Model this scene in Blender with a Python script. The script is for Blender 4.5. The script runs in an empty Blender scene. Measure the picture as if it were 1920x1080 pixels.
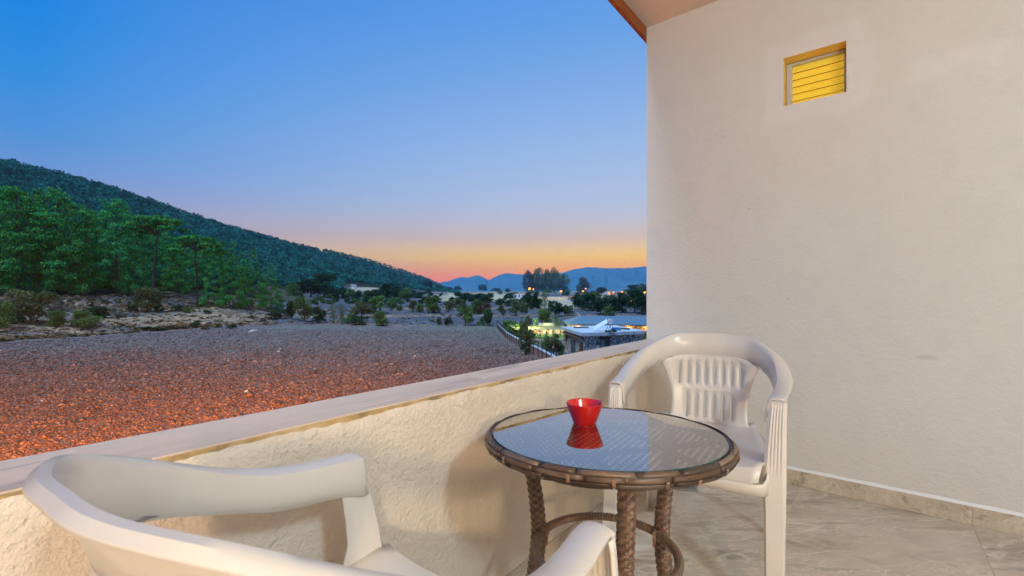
import bpy, math, random
import numpy as np
from mathutils import Vector, Matrix

S = bpy.context.scene
C = S.collection
rng = np.random.default_rng(7)
random.seed(7)

# ------------------------------------------------------------------ frame of reference
# world X runs along the parapet, world Y out over the field, camera at (0, 0, CZ)
CZ, FL, FOC, HOR = 7.5, 6.5, 845.0, 556.5
FLOOD = 190000
HAZE = 5.5e-5
FX, FY = 0.7815, 0.6240          # camera forward
RX, RY = 0.6240, -0.7815         # camera right

def cw(X, d, z):
    """lateral / depth / height -> world"""
    return Vector((X*RX + d*FX, X*RY + d*FY, z))

# ------------------------------------------------------------------ camera
cam = bpy.data.cameras.new('camera')
camo = bpy.data.objects.new('camera', cam)
C.objects.link(camo)
camo.location = (0, 0, CZ)
camo.rotation_euler = (math.radians(90), 0, math.atan2(FY, FX) - math.pi/2)
cam.sensor_width = 36
cam.lens = 36*FOC/1920
cam.shift_y = (HOR-540)/1920
cam.clip_start = 0.02
cam.clip_end = 40000
cam.dof.use_dof = True
cam.dof.focus_distance = 2.3
cam.dof.aperture_fstop = 8.0
S.camera = camo

# ------------------------------------------------------------------ view
S.view_settings.view_transform = 'Standard'
S.view_settings.look = 'None'
S.view_settings.exposure = 0
S.view_settings.gamma = 1
S.view_settings.use_curve_mapping = False
S.cycles.max_bounces = 6
S.cycles.diffuse_bounces = 3
S.cycles.glossy_bounces = 3
S.cycles.transmission_bounces = 4
S.cycles.volume_bounces = 0
S.cycles.transparent_max_bounces = 12
S.cycles.caustics_reflective = False
S.cycles.caustics_refractive = False
S.cycles.sample_clamp_indirect = 4
S.cycles.use_denoising = True

def lin(r, g, b):
    f = lambda c: (c/255/12.92) if c/255 <= 0.04045 else ((c/255+0.055)/1.055)**2.4
    return (f(r), f(g), f(b), 1)

# ------------------------------------------------------------------ dusk sky (world)
W = bpy.data.worlds.new('World')
S.world = W
W.use_nodes = True
nt = W.node_tree
nt.nodes.clear()
def N(tree, t, **kw):
    n = tree.nodes.new(t)
    for k, v in kw.items():
        setattr(n, k, v)
    return n
def ramp(tree, stops, interp='LINEAR'):
    r = tree.nodes.new('ShaderNodeValToRGB')
    e = r.color_ramp.elements
    e[0].position, e[0].color = stops[0]
    e[1].position, e[1].color = stops[-1]
    for p, c in stops[1:-1]:
        x = e.new(p); x.color = c
    r.color_ramp.interpolation = interp
    return r
tc = N(nt, 'ShaderNodeTexCoord')
sep = N(nt, 'ShaderNodeSeparateXYZ')
nt.links.new(tc.outputs['Generated'], sep.inputs[0])
asin = N(nt, 'ShaderNodeMath', operation='ARCSINE')
nt.links.new(sep.outputs['Z'], asin.inputs[0])
el = N(nt, 'ShaderNodeMapRange')
el.inputs['From Min'].default_value = 0
el.inputs['From Max'].default_value = math.pi/2
nt.links.new(asin.outputs[0], el.inputs['Value'])
D90 = lambda a: a/90.0
# the colours wanted behind the haze: undo what the air in front takes away and adds
HS = (.085, .215, .47)
def behind(e, c):
    L = min(8400., 670./math.sin(math.radians(max(e, .5))))
    T_ = math.exp(-HAZE*L)
    return tuple(max(.0, (lin(*c)[k]-(1-T_)*HS[k])/T_) for k in range(3))+(1,)
TW = [(0,(242,122,30)),(1.9,(242,136,44)),(2.9,(236,152,62)),(3.8,(234,170,84)),(4.8,(236,192,112)),(6.0,(228,194,148)),(7.3,(206,186,176)),(9.5,(190,190,204)),(12,(176,192,220)),
      (16,(162,188,227)),(20,(148,182,229)),(25,(128,172,229)),(31,(104,160,229)),(38,(84,150,228)),(60,(54,134,222)),(90,(44,126,218))]
AW = [(0,(112,104,140)),(5,(146,140,168)),(8,(140,152,192)),(11,(108,148,208)),(14,(82,146,214)),(19,(54,141,221)),(24,(34,134,223)),(31,(24,126,220)),(45,(30,122,218)),(90,(44,126,218))]
toward = ramp(nt, [(D90(e), behind(e, c)) for e, c in TW])
away = ramp(nt, [(D90(e), behind(e, c)) for e, c in AW])
# sun-side direction: the glow sits a little right of straight ahead
gx, gy = (FX + 0.36*RX), (FY + 0.36*RY)
gl = math.hypot(gx, gy)
cmb = N(nt, 'ShaderNodeCombineXYZ')
nt.links.new(sep.outputs['X'], cmb.inputs['X'])
nt.links.new(sep.outputs['Y'], cmb.inputs['Y'])
nrm = N(nt, 'ShaderNodeVectorMath', operation='NORMALIZE')
nt.links.new(cmb.outputs[0], nrm.inputs[0])
dot = N(nt, 'ShaderNodeVectorMath', operation='DOT_PRODUCT')
nt.links.new(nrm.outputs[0], dot.inputs[0])
dot.inputs[1].default_value = (gx/gl, gy/gl, 0)
mr = N(nt, 'ShaderNodeMapRange')
mr.inputs['From Min'].default_value = 0.40
mr.inputs['From Max'].default_value = 1.0
nt.links.new(dot.outputs['Value'], mr.inputs['Value'])
mixs = N(nt, 'ShaderNodeMix', data_type='RGBA')
nt.links.new(mr.outputs[0], mixs.inputs['Factor'])
for r_, sock in ((away, 6), (toward, 7)):
    nt.links.new(el.outputs[0], r_.inputs[0])
    nt.links.new(r_.outputs[0], mixs.inputs[sock])
bg = N(nt, 'ShaderNodeBackground')
bg.inputs['Strength'].default_value = 1.0
nt.links.new(mixs.outputs[2], bg.inputs[0])
wo = N(nt, 'ShaderNodeOutputWorld')
nt.links.new(bg.outputs[0], wo.inputs[0])

# one very soft blue sun from high up, added as fill to strengthen the skylight
sun=bpy.data.lights.new('fill_sun','SUN'); sun.energy=3.6; sun.angle=math.radians(28); sun.color=(.66,.86,1)
suno=bpy.data.objects.new('fill_sun',sun); C.objects.link(suno)
suno.rotation_euler=Vector((-.42,.02,.91)).to_track_quat('Z','Y').to_euler()

# ------------------------------------------------------------------ helpers: objects
def setp(o, label=None, cat=None, group=None, kind=None):
    if label: o['label'] = label
    if cat: o['category'] = cat
    if group: o['group'] = group
    if kind: o['kind'] = kind
    return o
def empty(name, label, cat, loc=(0,0,0), rz=0, group=None, scale=None):
    o = bpy.data.objects.new(name, None)
    C.objects.link(o)
    o.empty_display_size = 0.1
    o.location = loc
    o.rotation_euler = (0, 0, rz)
    if scale: o.scale = scale
    return setp(o, label, cat, group)
class MB:
    def __init__(s): s.v=[]; s.f=[]; s.c=[]
    def add(s, v, f, c=None):
        b = len(s.v)
        s.v += [tuple(x) for x in v]
        s.f += [tuple(i+b for i in q) for q in f]
        if c is not None: s.c += [c]*len(f)
    def box(s, x0,x1,y0,y1,z0,z1, c=None):
        v=[(x0,y0,z0),(x1,y0,z0),(x1,y1,z0),(x0,y1,z0),(x0,y0,z1),(x1,y0,z1),(x1,y1,z1),(x0,y1,z1)]
        s.add(v,[(0,3,2,1),(4,5,6,7),(0,1,5,4),(1,2,6,5),(2,3,7,6),(3,0,4,7)],c)
    def prism(s, poly, z0, z1, c=None):
        n=len(poly)
        v=[(x,y,z0) for x,y in poly]+[(x,y,z1) for x,y in poly]
        f=[tuple(range(n))[::-1], tuple(range(n,2*n))]+[(i,(i+1)%n,n+(i+1)%n,n+i) for i in range(n)]
        s.add(v,f,c)
    def tube(s, pts, rad, n=8, c=None, cap=True):
        pts=[Vector(p) for p in pts]
        if not hasattr(rad,'__len__'): rad=[rad]*len(pts)
        vs=[];up=Vector((0,0,1))
        t0=(pts[1]-pts[0]).normalized()
        a=t0.cross(up)
        if a.length<1e-3: a=t0.cross(Vector((1,0,0)))
        a.normalize()
        for i,p in enumerate(pts):
            t=(pts[min(i+1,len(pts)-1)]-pts[max(i-1,0)]).normalized()
            a=(a-t*a.dot(t)).normalized(); b=t.cross(a)
            for k in range(n):
                w=2*math.pi*k/n
                vs.append(p+(a*math.cos(w)+b*math.sin(w))*rad[i])
        f=[]
        for i in range(len(pts)-1):
            for k in range(n):
                f.append((i*n+k,i*n+(k+1)%n,(i+1)*n+(k+1)%n,(i+1)*n+k))
        if cap:
            f.append(tuple(range(n))[::-1]); f.append(tuple((len(pts)-1)*n+k for k in range(n)))
        s.add(vs,f,c)
    def lathe(s, prof, n=32, cx=0, cy=0, c=None, closed=False):
        vs=[];m=len(prof)
        for k in range(n):
            w=2*math.pi*k/n
            for r,z in prof: vs.append((cx+r*math.cos(w),cy+r*math.sin(w),z))
        f=[]
        for k in range(n):
            for i in range(m-1 if not closed else m):
                j=(i+1)%m
                f.append((k*m+i,((k+1)%n)*m+i,((k+1)%n)*m+j,k*m+j))
        s.add(vs,f,c)
    def mesh(s, name):
        me=bpy.data.meshes.new(name)
        me.from_pydata(s.v,[],s.f)
        if s.c and len(s.c)==len(s.f):
            at=me.color_attributes.new('tint','FLOAT_COLOR','CORNER')
            ls=[len(q) for q in s.f]
            cc=np.repeat(np.array(s.c,dtype=np.float32),ls,axis=0)
            cc=np.concatenate([cc,np.ones((len(cc),1),np.float32)],1)
            at.data.foreach_set('color',cc.ravel())
        me.update()
        return me
    def obj(s, name, mat, parent=None, smooth=False, solid=0, bevel=0, seg=2, subsurf=0):
        me=s.mesh(name)
        return link(name, me, mat, parent, smooth, solid, bevel, seg, subsurf)
def link(name, me, mat, parent=None, smooth=False, solid=0, bevel=0, seg=2, subsurf=0):
    if mat and not me.materials: me.materials.append(mat)
    o=bpy.data.objects.new(name, me)
    C.objects.link(o)
    if parent is not None: o.parent=parent
    if smooth:
        me.polygons.foreach_set('use_smooth',[True]*len(me.polygons)); me.set_sharp_from_angle(angle=math.radians(38))
    if solid:
        m=o.modifiers.new('s','SOLIDIFY'); m.thickness=solid; m.offset=0
    if bevel:
        m=o.modifiers.new('b','BEVEL'); m.width=bevel; m.segments=seg; m.limit_method='ANGLE'; m.angle_limit=math.radians(35)
    if subsurf:
        m=o.modifiers.new('u','SUBSURF'); m.levels=subsurf; m.render_levels=subsurf
    return o
def np_mesh(name, V, F, mat=None, col=None, smooth=False):
    """V (n,3), F (m,k) arrays with constant k; col (m,3) per face"""
    me=bpy.data.meshes.new(name)
    V=np.asarray(V,np.float32); F=np.asarray(F,np.int32)
    k=F.shape[1]
    me.vertices.add(len(V)); me.vertices.foreach_set('co',V.ravel())
    me.loops.add(F.size); me.loops.foreach_set('vertex_index',F.ravel())
    me.polygons.add(len(F)); me.polygons.foreach_set('loop_start',np.arange(0,F.size,k,dtype=np.int32))
    if smooth: me.polygons.foreach_set('use_smooth',np.ones(len(F),bool))
    if col is not None:
        at=me.color_attributes.new('tint','FLOAT_COLOR','CORNER')
        cc=np.repeat(np.asarray(col,np.float32),k,axis=0)
        cc=np.concatenate([cc,np.ones((len(cc),1),np.float32)],1)
        at.data.foreach_set('color',cc.ravel())
    me.update(calc_edges=True)
    if mat: me.materials.append(mat)
    return me

# ------------------------------------------------------------------ helpers: materials
def mat(name, col=(.5,.5,.5), rough=.6, spec=.5, **kw):
    m=bpy.data.materials.new(name); m.use_nodes=True
    b=m.node_tree.nodes['Principled BSDF']
    b.inputs['Base Color'].default_value=(*col[:3],1)
    b.inputs['Roughness'].default_value=rough
    b.inputs['Specular IOR Level'].default_value=spec
    for k,v in kw.items(): b.inputs[k.replace('_',' ')].default_value=v
    return m
def coords(t, kind='Object', scale=(1,1,1), rand=False):
    tc=N(t,'ShaderNodeTexCoord'); mp=N(t,'ShaderNodeMapping')
    mp.inputs['Scale'].default_value=scale
    t.links.new(tc.outputs[kind],mp.inputs['Vector'])
    if rand:
        oi=N(t,'ShaderNodeObjectInfo'); ml=N(t,'ShaderNodeMath',operation='MULTIPLY'); ml.inputs[1].default_value=37
        t.links.new(oi.outputs['Random'],ml.inputs[0]); t.links.new(ml.outputs[0],mp.inputs['Location'])
    return mp.outputs[0]
def world_coords(t, scale=(1,1,1)):
    g=N(t,'ShaderNodeNewGeometry'); mp=N(t,'ShaderNodeMapping')
    mp.inputs['Scale'].default_value=scale
    t.links.new(g.outputs['Position'],mp.inputs['Vector'])
    return mp.outputs[0]
def noise(t, vec, scale, detail=4, rough=.55, dist=0):
    n=N(t,'ShaderNodeTexNoise'); n.inputs['Scale'].default_value=scale; n.inputs['Detail'].default_value=detail
    n.inputs['Roughness'].default_value=rough; n.inputs['Distortion'].default_value=dist
    t.links.new(vec,n.inputs['Vector']); return n.outputs['Fac']
def bump(t, b, h, strength, dist=.01, prev=None):
    n=N(t,'ShaderNodeBump'); n.inputs['Strength'].default_value=strength; n.inputs['Distance'].default_value=dist
    t.links.new(h,n.inputs['Height'])
    if prev: t.links.new(prev,n.inputs['Normal'])
    t.links.new(n.outputs[0],b.inputs['Normal']); return n.outputs[0]
def mix(t, fac, a, b, mode='MIX'):
    m=N(t,'ShaderNodeMix',data_type='RGBA',blend_type=mode)
    for s,v in ((0,fac),(6,a),(7,b)):
        if isinstance(v,(int,float)): m.inputs[s].default_value=v
        elif isinstance(v,tuple): m.inputs[s].default_value=(*v[:3],1)
        else: t.links.new(v,m.inputs[s])
    return m.outputs[2]
def stops(t, fac, st):
    r=ramp(t,[(p,(*c[:3],1)) for p,c in st]); t.links.new(fac,r.inputs[0]); return r.outputs[0]
def base(m): return m.node_tree, m.node_tree.nodes['Principled BSDF']
def emit(name, col, s, sampled=False):
    m=bpy.data.materials.new(name); m.use_nodes=True; t=m.node_tree; t.nodes.clear()
    e=N(t,'ShaderNodeEmission'); e.inputs[0].default_value=(*col[:3],1); e.inputs[1].default_value=s
    o=N(t,'ShaderNodeOutputMaterial'); t.links.new(e.outputs[0],o.inputs[0])
    if not sampled: m.cycles.emission_sampling='NONE'
    return m

# stucco / plaster
def m_plaster(name, c1, c2, grain, bs, stain=None):
    m=mat(name,c1,.85,.25); t,b=base(m); w=world_coords(t)
    n1=noise(t,w,1.3,5,.6); n2=noise(t,w,9,4,.6)
    col=mix(t,stops(t,n1,[(.35,(0,0,0)),(.65,(1,1,1))]),c1,c2)
    col=mix(t,stops(t,n2,[(.5,(0,0,0)),(.8,(.35,.35,.35))]),col,tuple(x*.86 for x in c1))
    if stain: col=stain(t,col)
    # small chips and dark specks
    sp=noise(t,w,38,2,.5)
    col=mix(t,stops(t,sp,[(.77,(0,0,0)),(.80,(1,1,1))]),col,tuple(x*.5 for x in c1))
    t.links.new(col,b.inputs['Base Color'])
    h=noise(t,w,grain,3,.6); h2=noise(t,w,grain*.4,3,.6)
    p=bump(t,b,h,bs,.010); bump(t,b,h2,bs*.9,.014,p)
    return m
def box_mask(t, lo, hi, soft=.03, wob=.04):
    """soft world-space box mask with a wobbling edge (a trowelled patch)"""
    g=N(t,'ShaderNodeNewGeometry'); s=N(t,'ShaderNodeSeparateXYZ')
    nn=N(t,'ShaderNodeTexNoise'); nn.inputs['Scale'].default_value=6
    t.links.new(g.outputs['Position'],nn.inputs['Vector'])
    ad=N(t,'ShaderNodeVectorMath',operation='MULTIPLY_ADD'); ad.inputs[1].default_value=(wob*2,)*3; 
    sb=N(t,'ShaderNodeVectorMath',operation='SUBTRACT'); sb.inputs[1].default_value=(.5,.5,.5)
    t.links.new(nn.outputs['Color'],sb.inputs[0]); t.links.new(sb.outputs[0],ad.inputs[0]); t.links.new(g.outputs['Position'],ad.inputs[2])
    t.links.new(ad.outputs[0],s.inputs[0]); out=None
    for ax in range(3):
        if lo[ax] is None: continue
        for v,sg in ((lo[ax],1),(hi[ax],-1)):
            r=N(t,'ShaderNodeMapRange',interpolation_type='SMOOTHSTEP')
            r.inputs['From Min'].default_value=v-soft if sg>0 else v+soft
            r.inputs['From Max'].default_value=v+soft if sg>0 else v-soft
            t.links.new(s.outputs[ax],r.inputs['Value'])
            if out is None: out=r.outputs[0]
            else:
                q=N(t,'ShaderNodeMath',operation='MULTIPLY'); t.links.new(out,q.inputs[0]); t.links.new(r.outputs[0],q.inputs[1]); out=q.outputs[0]
    return out
WX=2.81; PY0,PY1=.95,1.134; PZ=FL+.727
VY0,VY1,VZ0,VZ1=.100,.372,CZ+1.027,CZ+1.284
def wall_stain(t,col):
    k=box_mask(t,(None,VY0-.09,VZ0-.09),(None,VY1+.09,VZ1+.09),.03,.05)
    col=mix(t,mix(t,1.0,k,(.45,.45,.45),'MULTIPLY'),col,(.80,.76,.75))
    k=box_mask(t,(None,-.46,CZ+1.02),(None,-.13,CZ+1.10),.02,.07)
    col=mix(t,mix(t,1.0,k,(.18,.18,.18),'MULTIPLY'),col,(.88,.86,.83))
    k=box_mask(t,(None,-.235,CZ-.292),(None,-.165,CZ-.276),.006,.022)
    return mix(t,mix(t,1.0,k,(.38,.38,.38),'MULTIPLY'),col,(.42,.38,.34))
M_wall=m_plaster('painted_plaster',(.69,.655,.60),(.72,.69,.635),130,.26,wall_stain)
M_stucco=m_plaster('rough_stucco',(.80,.68,.56),(.83,.72,.60),135,.60)
M_ceil=m_plaster('ceiling_plaster',(.70,.60,.50),(.66,.55,.45),60,.35)

# marble tile (floor and skirting)
def m_marble(name, a, b_, v, rough, sc=3.2, stretch=(1,1,1), rot=0.0):
    m=mat(name,a,rough,.5); t,b=base(m)
    w=coords(t,'Object',stretch,True)
    for nd in t.nodes:
        if nd.bl_idname=='ShaderNodeMapping': nd.vector_type='TEXTURE'; nd.inputs['Rotation'].default_value=(0,0,rot); nd.inputs['Scale'].default_value=tuple(1/q_ for q_ in stretch)
    n1=noise(t,w,sc,7,.68,.5)
    wv=N(t,'ShaderNodeTexNoise'); wv.inputs['Scale'].default_value=sc*1.3; wv.inputs['Detail'].default_value=7; wv.inputs['Distortion'].default_value=.9
    t.links.new(w,wv.inputs['Vector'])
    # veins where the distorted noise crosses one half
    sb=N(t,'ShaderNodeMath',operation='SUBTRACT'); sb.inputs[1].default_value=.5; t.links.new(wv.outputs['Fac'],sb.inputs[0])
    ab=N(t,'ShaderNodeMath',operation='ABSOLUTE'); t.links.new(sb.outputs[0],ab.inputs[0])
    vein=stops(t,ab.outputs[0],[(0.0,(.8,.8,.8)),(.012,(.45,.45,.45)),(.04,(0,0,0))])
    n3=noise(t,w,sc*.8,3,.5); vm=stops(t,n3,[(.42,(0,0,0)),(.6,(1,1,1))])
    vv=mix(t,1.0,vein,vm,'MULTIPLY')
    col=stops(t,n1,[(.25,b_),(.5,a),(.75,tuple(x*1.18 for x in a))])
    sk=N(t,'ShaderNodeTexNoise'); sk.inputs['Scale'].default_value=sc*2.1; sk.inputs['Detail'].default_value=8; sk.inputs['Roughness'].default_value=.7; sk.inputs['Distortion'].default_value=.35; t.links.new(w,sk.inputs['Vector'])
    s2=N(t,'ShaderNodeMath',operation='SUBTRACT'); s2.inputs[1].default_value=.5; t.links.new(sk.outputs['Fac'],s2.inputs[0]); a2=N(t,'ShaderNodeMath',operation='ABSOLUTE'); t.links.new(s2.outputs[0],a2.inputs[0])
    v2=stops(t,a2.outputs[0],[(0,(.85,.85,.85)),(.008,(.5,.5,.5)),(.024,(0,0,0))]); m2_=noise(t,w,sc*1.1,3,.5); v2=mix(t,1.0,v2,stops(t,m2_,[(.40,(0,0,0)),(.55,(1,1,1))]),'MULTIPLY')
    col=mix(t,v2,col,v)
    col=mix(t,stops(t,sk.outputs['Fac'],[(.50,(0,0,0)),(.58,(.30,.30,.30)),(.68,(.6,.6,.6))]),col,tuple(x*.85+y*.15 for x,y in zip(v,a)))
    col=mix(t,stops(t,sk.outputs['Fac'],[(.36,(.7,.7,.7)),(.44,(0,0,0))]),col,tuple(x*.75 for x in b_))
    col=mix(t,vv,col,v)
    t.links.new(col,b.inputs['Base Color'])
    r=stops(t,n1,[(.3,(rough*.8,)*3),(.7,(rough*1.3,)*3)]); t.links.new(r,b.inputs['Roughness'])
    bump(t,b,n1,.08,.004)
    return m
M_tile=m_marble('marble_tile',(.55,.455,.365),(.44,.355,.28),(.84,.75,.64),.32,3.4,(.58,1.75,1),-0.89)
M_skirt=m_marble('skirting_marble',(.52,.43,.33),(.36,.29,.21),(.72,.63,.50),.4,7)
M_coping=m_marble('coping_marble',(.62,.44,.33),(.46,.33,.255),(.76,.58,.41),.55,2.2,(.35,3.2,1))
M_grout=mat('grout',(.60,.50,.36),.9,.2)
M_ochre=mat('ochre_mortar',(.56,.33,.10),.85,.2)
t,b=base(M_ochre); w=world_coords(t); n_=noise(t,w,14,4,.6)
t.links.new(stops(t,n_,[(.35,(.62,.46,.26)),(.52,(.48,.31,.13)),(.64,(.24,.18,.11))]),b.inputs['Base Color'])
M_white=mat('white_paint',(.86,.86,.86),.6,.3)
M_fascia=mat('stained_wood',(.28,.07,.02),.55,.3)
t,b=base(M_fascia); w=coords(t,'Object',(1,1,1)); n_=noise(t,w,22,4,.6)
t.links.new(stops(t,n_,[(.3,(.20,.05,.015)),(.7,(.36,.10,.025))]),b.inputs['Base Color'])
# plastic
M_plast=mat('white_plastic',(.80,.74,.66),.27,.5)
t,b=base(M_plast); w=coords(t,'Object'); n_=noise(t,w,14,4,.6)
t.links.new(stops(t,n_,[(.3,(.75,.68,.60)),(.8,(.72,.65,.57))]),b.inputs['Base Color'])
# rattan : tint attribute times small noise
def m_tinted(name, rough=.6, spec=.3, var=.25, sc=40, transl=0, bumpy=0):
    m=mat(name,(.5,.5,.5),rough,spec); t,b=base(m)
    a=N(t,'ShaderNodeVertexColor',layer_name='tint'); w=coords(t,'Object'); n=noise(t,w,sc,3,.6)
    f=stops(t,n,[(.3,(1-var,)*3),(.7,(1+var,)*3)])
    col=mix(t,1.0,a.outputs['Color'],f,'MULTIPLY')
    t.links.new(col,b.inputs['Base Color'])
    if bumpy: bump(t,b,n,bumpy,.002)
    return m
M_rattan=m_tinted('rattan',.38,.45,.25,55,bumpy=.3)
# thin pane: reflects by Fresnel, lets the rest through (no ray tricks)
M_glass=bpy.data.materials.new('table_glass'); M_glass.use_nodes=True; t=M_glass.node_tree; t.nodes.clear()
fr=N(t,'ShaderNodeFresnel'); fr.inputs[0].default_value=2.2
tr=N(t,'ShaderNodeBsdfTransparent'); tr.inputs[0].default_value=(.90,.90,.88,1)
gl_=N(t,'ShaderNodeBsdfGlossy'); gl_.inputs['Roughness'].default_value=.012
mx=N(t,'ShaderNodeMixShader'); o_=N(t,'ShaderNodeOutputMaterial')
fm=N(t,'ShaderNodeMath',operation='MULTIPLY',use_clamp=True); fm.inputs[1].default_value=2.05; t.links.new(fr.outputs[0],fm.inputs[0]); t.links.new(fm.outputs[0],mx.inputs[0]); t.links.new(tr.outputs[0],mx.inputs[1]); t.links.new(gl_.outputs[0],mx.inputs[2]); t.links.new(mx.outputs[0],o_.inputs[0])
M_glassedge=mat('glass_edge',(.05,.09,.08),.12,.6)
M_pad=mat('clear_rubber_pad',(.07,.08,.09),.5,.4)
M_red=mat('red_glazed_ceramic',(.62,.008,.006),.14,.6,Coat_Weight=.6)
M_steel=mat('galvanised_steel',(.5,.5,.5),.35,.5,Metallic=.9)
M_dark=mat('dark_iron',(.03,.03,.035),.5,.4)

# ================================================================== BALCONY
BX0=-3.2; BY0=-2.2; CEIL=CZ+1.733
# floor : tiles laid on a grout bed
fl=MB(); fl.box(BX0,WX+.2,BY0,PY0+.1,FL-.18,FL-.0014)
floor=fl.obj('floor',M_grout); setp(floor,kind='structure')
tm={}
T=.642; J=.0019
xe=[WX-.006-k*T for k in range(11)]
ye=[.299+T*k for k in range(-5,3)]
def tile_mesh(w,h,th=.010):
    k=(round(w,3),round(h,3),th)
    if k not in tm:
        q=MB(); q.box(-w/2,w/2,-h/2,h/2,-th,0); me=q.mesh('tile'); me.materials.append(M_tile); tm[k]=me
    return tm[k]
for i in range(len(xe)-1):
    a,b2=max(xe[i+1],BX0),xe[i]
    if b2-a<.05: continue
    for j in range(len(ye)-1):
        c,d=max(ye[j],BY0),min(ye[j+1],PY0-.012)
        if d-c<.03: continue
        o=link('tile',tile_mesh(b2-a-2*J,d-c-2*J),None,floor,bevel=.0012,seg=1)
        o.location=((a+b2)/2,(c+d)/2,FL+random.uniform(-.0004,.0004))
# floor drain under the table
dr=empty('floor_drain','small square slotted steel drain set in the floor tiles under the table','drain',cw(.915,2.37,0)); dr.location.z=FL+.004; dr.rotation_euler.z=.35
q=MB()
for s_ in (-1,1): q.box(s_*.05-.006,s_*.05+.006,-.056,.056,-.002,.003); q.box(-.044,.044,s_*.05-.006,s_*.05+.006,-.002,.003)
q.obj('frame',M_steel,dr)
for k in range(7):
    q=MB(); q.box(-.044,.044,-.036+k*.012-.0035,-.036+k*.012+.0035,-.002,.002); q.obj('bar',M_steel,dr)
q=MB(); q.box(-.044,.044,-.044,.044,-.003,-.0022); q.obj('sump',M_dark,dr)

# right hand (end) wall with its louvred vent
wall=MB()
ZB,ZT=FL-.18,CEIL+.35
yw0=-2.6
def wquad(y0,y1,z0,z1,x=WX):
    wall.add([(x,y1,z0),(x,y0,z0),(x,y0,z1),(x,y1,z1)],[(0,1,2,3)])
ys=[yw0,VY0,VY1,PY1]; zs=[0.0,VZ0,VZ1,ZT]
for i in range(3):
    for j in range(3):
        if i==1 and j==1: continue
        wquad(ys[i],ys[i+1],zs[j],zs[j+1])
wall.add([(WX,PY1,0),(WX+.5,PY1,0),(WX+.5,PY1,ZT),(WX,PY1,ZT)],[(3,2,1,0)])
wall.add([(WX+.5,PY1,0),(WX+.5,yw0,0),(WX+.5,yw0,ZT),(WX+.5,PY1,ZT)],[(3,2,1,0)])
wallo=wall.obj('house_wall',M_wall)
setp(wallo,'tall cream rendered wall closing the end of the balcony behind the white chair','wall')
# vent : reveal, frame, six slats
M_reveal=m_plaster('vent_reveal_plaster',(.88,.60,.16),(.84,.54,.13),70,.4)
ven=MB(); dv=.16
ven.add([(WX,VY0,VZ1),(WX,VY1,VZ1),(WX+dv,VY1,VZ1),(WX+dv,VY0,VZ1)],[(0,1,2,3)])
ven.add([(WX,VY0,VZ0),(WX+dv,VY0,VZ0),(WX+dv,VY1,VZ0),(WX,VY1,VZ0)],[(0,1,2,3)])
ven.add([(WX,VY1,VZ0),(WX,VY1,VZ1),(WX+dv,VY1,VZ1),(WX+dv,VY1,VZ0)],[(0,3,2,1)])
ven.add([(WX,VY0,VZ0),(WX,VY0,VZ1),(WX+dv,VY0,VZ1),(WX+dv,VY0,VZ0)],[(0,1,2,3)])
vent=ven.obj('vent',M_reveal,wallo); vent['label']='square yellow lit louvre vent high in the wall'
M_pvc=mat('grey_pvc',(.55,.50,.44),.5,.4)
q=MB(); fx0,fx1=WX+.085,WX+.12
q.box(fx0,fx1,VY1-.030,VY1-.002,VZ0+.002,VZ1-.002); q.box(fx0,fx1,VY0+.001,VY0+.012,VZ0+.002,VZ1-.002)
q.box(fx0,fx1,VY0+.012,VY1-.030,VZ1-.014,VZ1-.002); q.box(fx0,fx1,VY0+.012,VY1-.030,VZ0+.002,VZ0+.012)
q.obj('frame',M_pvc,vent,bevel=.002)
M_slat=mat('yellow_lit_slat',(.80,.55,.05),.45,.4,Emission_Color=(1,.72,.08,1),Emission_Strength=.30)  # slats emit a little themselves, in place of room light shining through
M_slat.cycles.emission_sampling='NONE'
q=MB(); hh=(VZ1-VZ0-.026)/6; 
q.add([(fx0+.004,VY0+.012,0),(fx0+.004,VY1-.030,0),(fx0+.034,VY1-.030,hh*1.12),(fx0+.034,VY0+.012,hh*1.12),
       (fx0+.006,VY0+.012,-.003),(fx0+.006,VY1-.030,-.003),(fx0+.036,VY1-.030,hh*1.12-.003),(fx0+.036,VY0+.012,hh*1.12-.003)],
      [(0,1,2,3),(7,6,5,4),(0,4,5,1),(3,2,6,7),(0,3,7,4),(1,5,6,2)])
sm=q.mesh('slat')
for k in range(6):
    o=link('slat',sm,M_slat,vent); o.location.z=VZ0+.012+k*hh
q=MB(); q.box(WX+.135,WX+.15,VY0,VY1,VZ0,VZ1); q.obj('backing',emit('lit_room_behind_vent',(1,.50,.08),.10),vent)
# skirting pieces and the white brush line above them
SK=.081
def skirting(parent, along, a, b2, at, sgn):
    cuts=[.299+T*k for k in range(-6,3)] if along=='y' else xe[::-1]
    pts=[a]+[c for c in cuts if a+.02<c<b2-.02]+[b2]
    for u,v in zip(pts[:-1],pts[1:]):
        q=MB(); l=(v-u)/2-J
        if along=='y': q.box(-.009 if sgn<0 else 0,0 if sgn<0 else .009,-l,l,0,SK)
        else: q.box(-l,l,-.009 if sgn<0 else 0,0 if sgn<0 else .009,0,SK)
        o=q.obj('skirting_tile',M_skirt,parent,bevel=.001,seg=1)
        o.location=(at,(u+v)/2,FL) if along=='y' else ((u+v)/2,at,FL)
skirting(wallo,'y',BY0,PY0-.012,WX-.001,-1)
q=MB(); q.box(WX-.0075,WX-.0015,BY0,PY0-.02,FL,FL+SK-.002); q.obj('skirting_bed',M_grout,wallo)
n_=60; q=MB(); vs=[]; fs=[]
for k in range(n_+1):
    y=BY0+(PY0-BY0)*k/n_; h=.014+.0012*math.sin(k*1.7)+.0008*math.sin(k*4.1)
    vs+=[(WX-.0105,y,FL+SK+.0005),(WX-.0015,y,FL+SK+h)]
    if k: fs.append((2*k-2,2*k-1,2*k+1,2*k))
q.add(vs,fs); q.obj('paint_line',M_white,wallo)

# parapet
par=MB()
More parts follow.
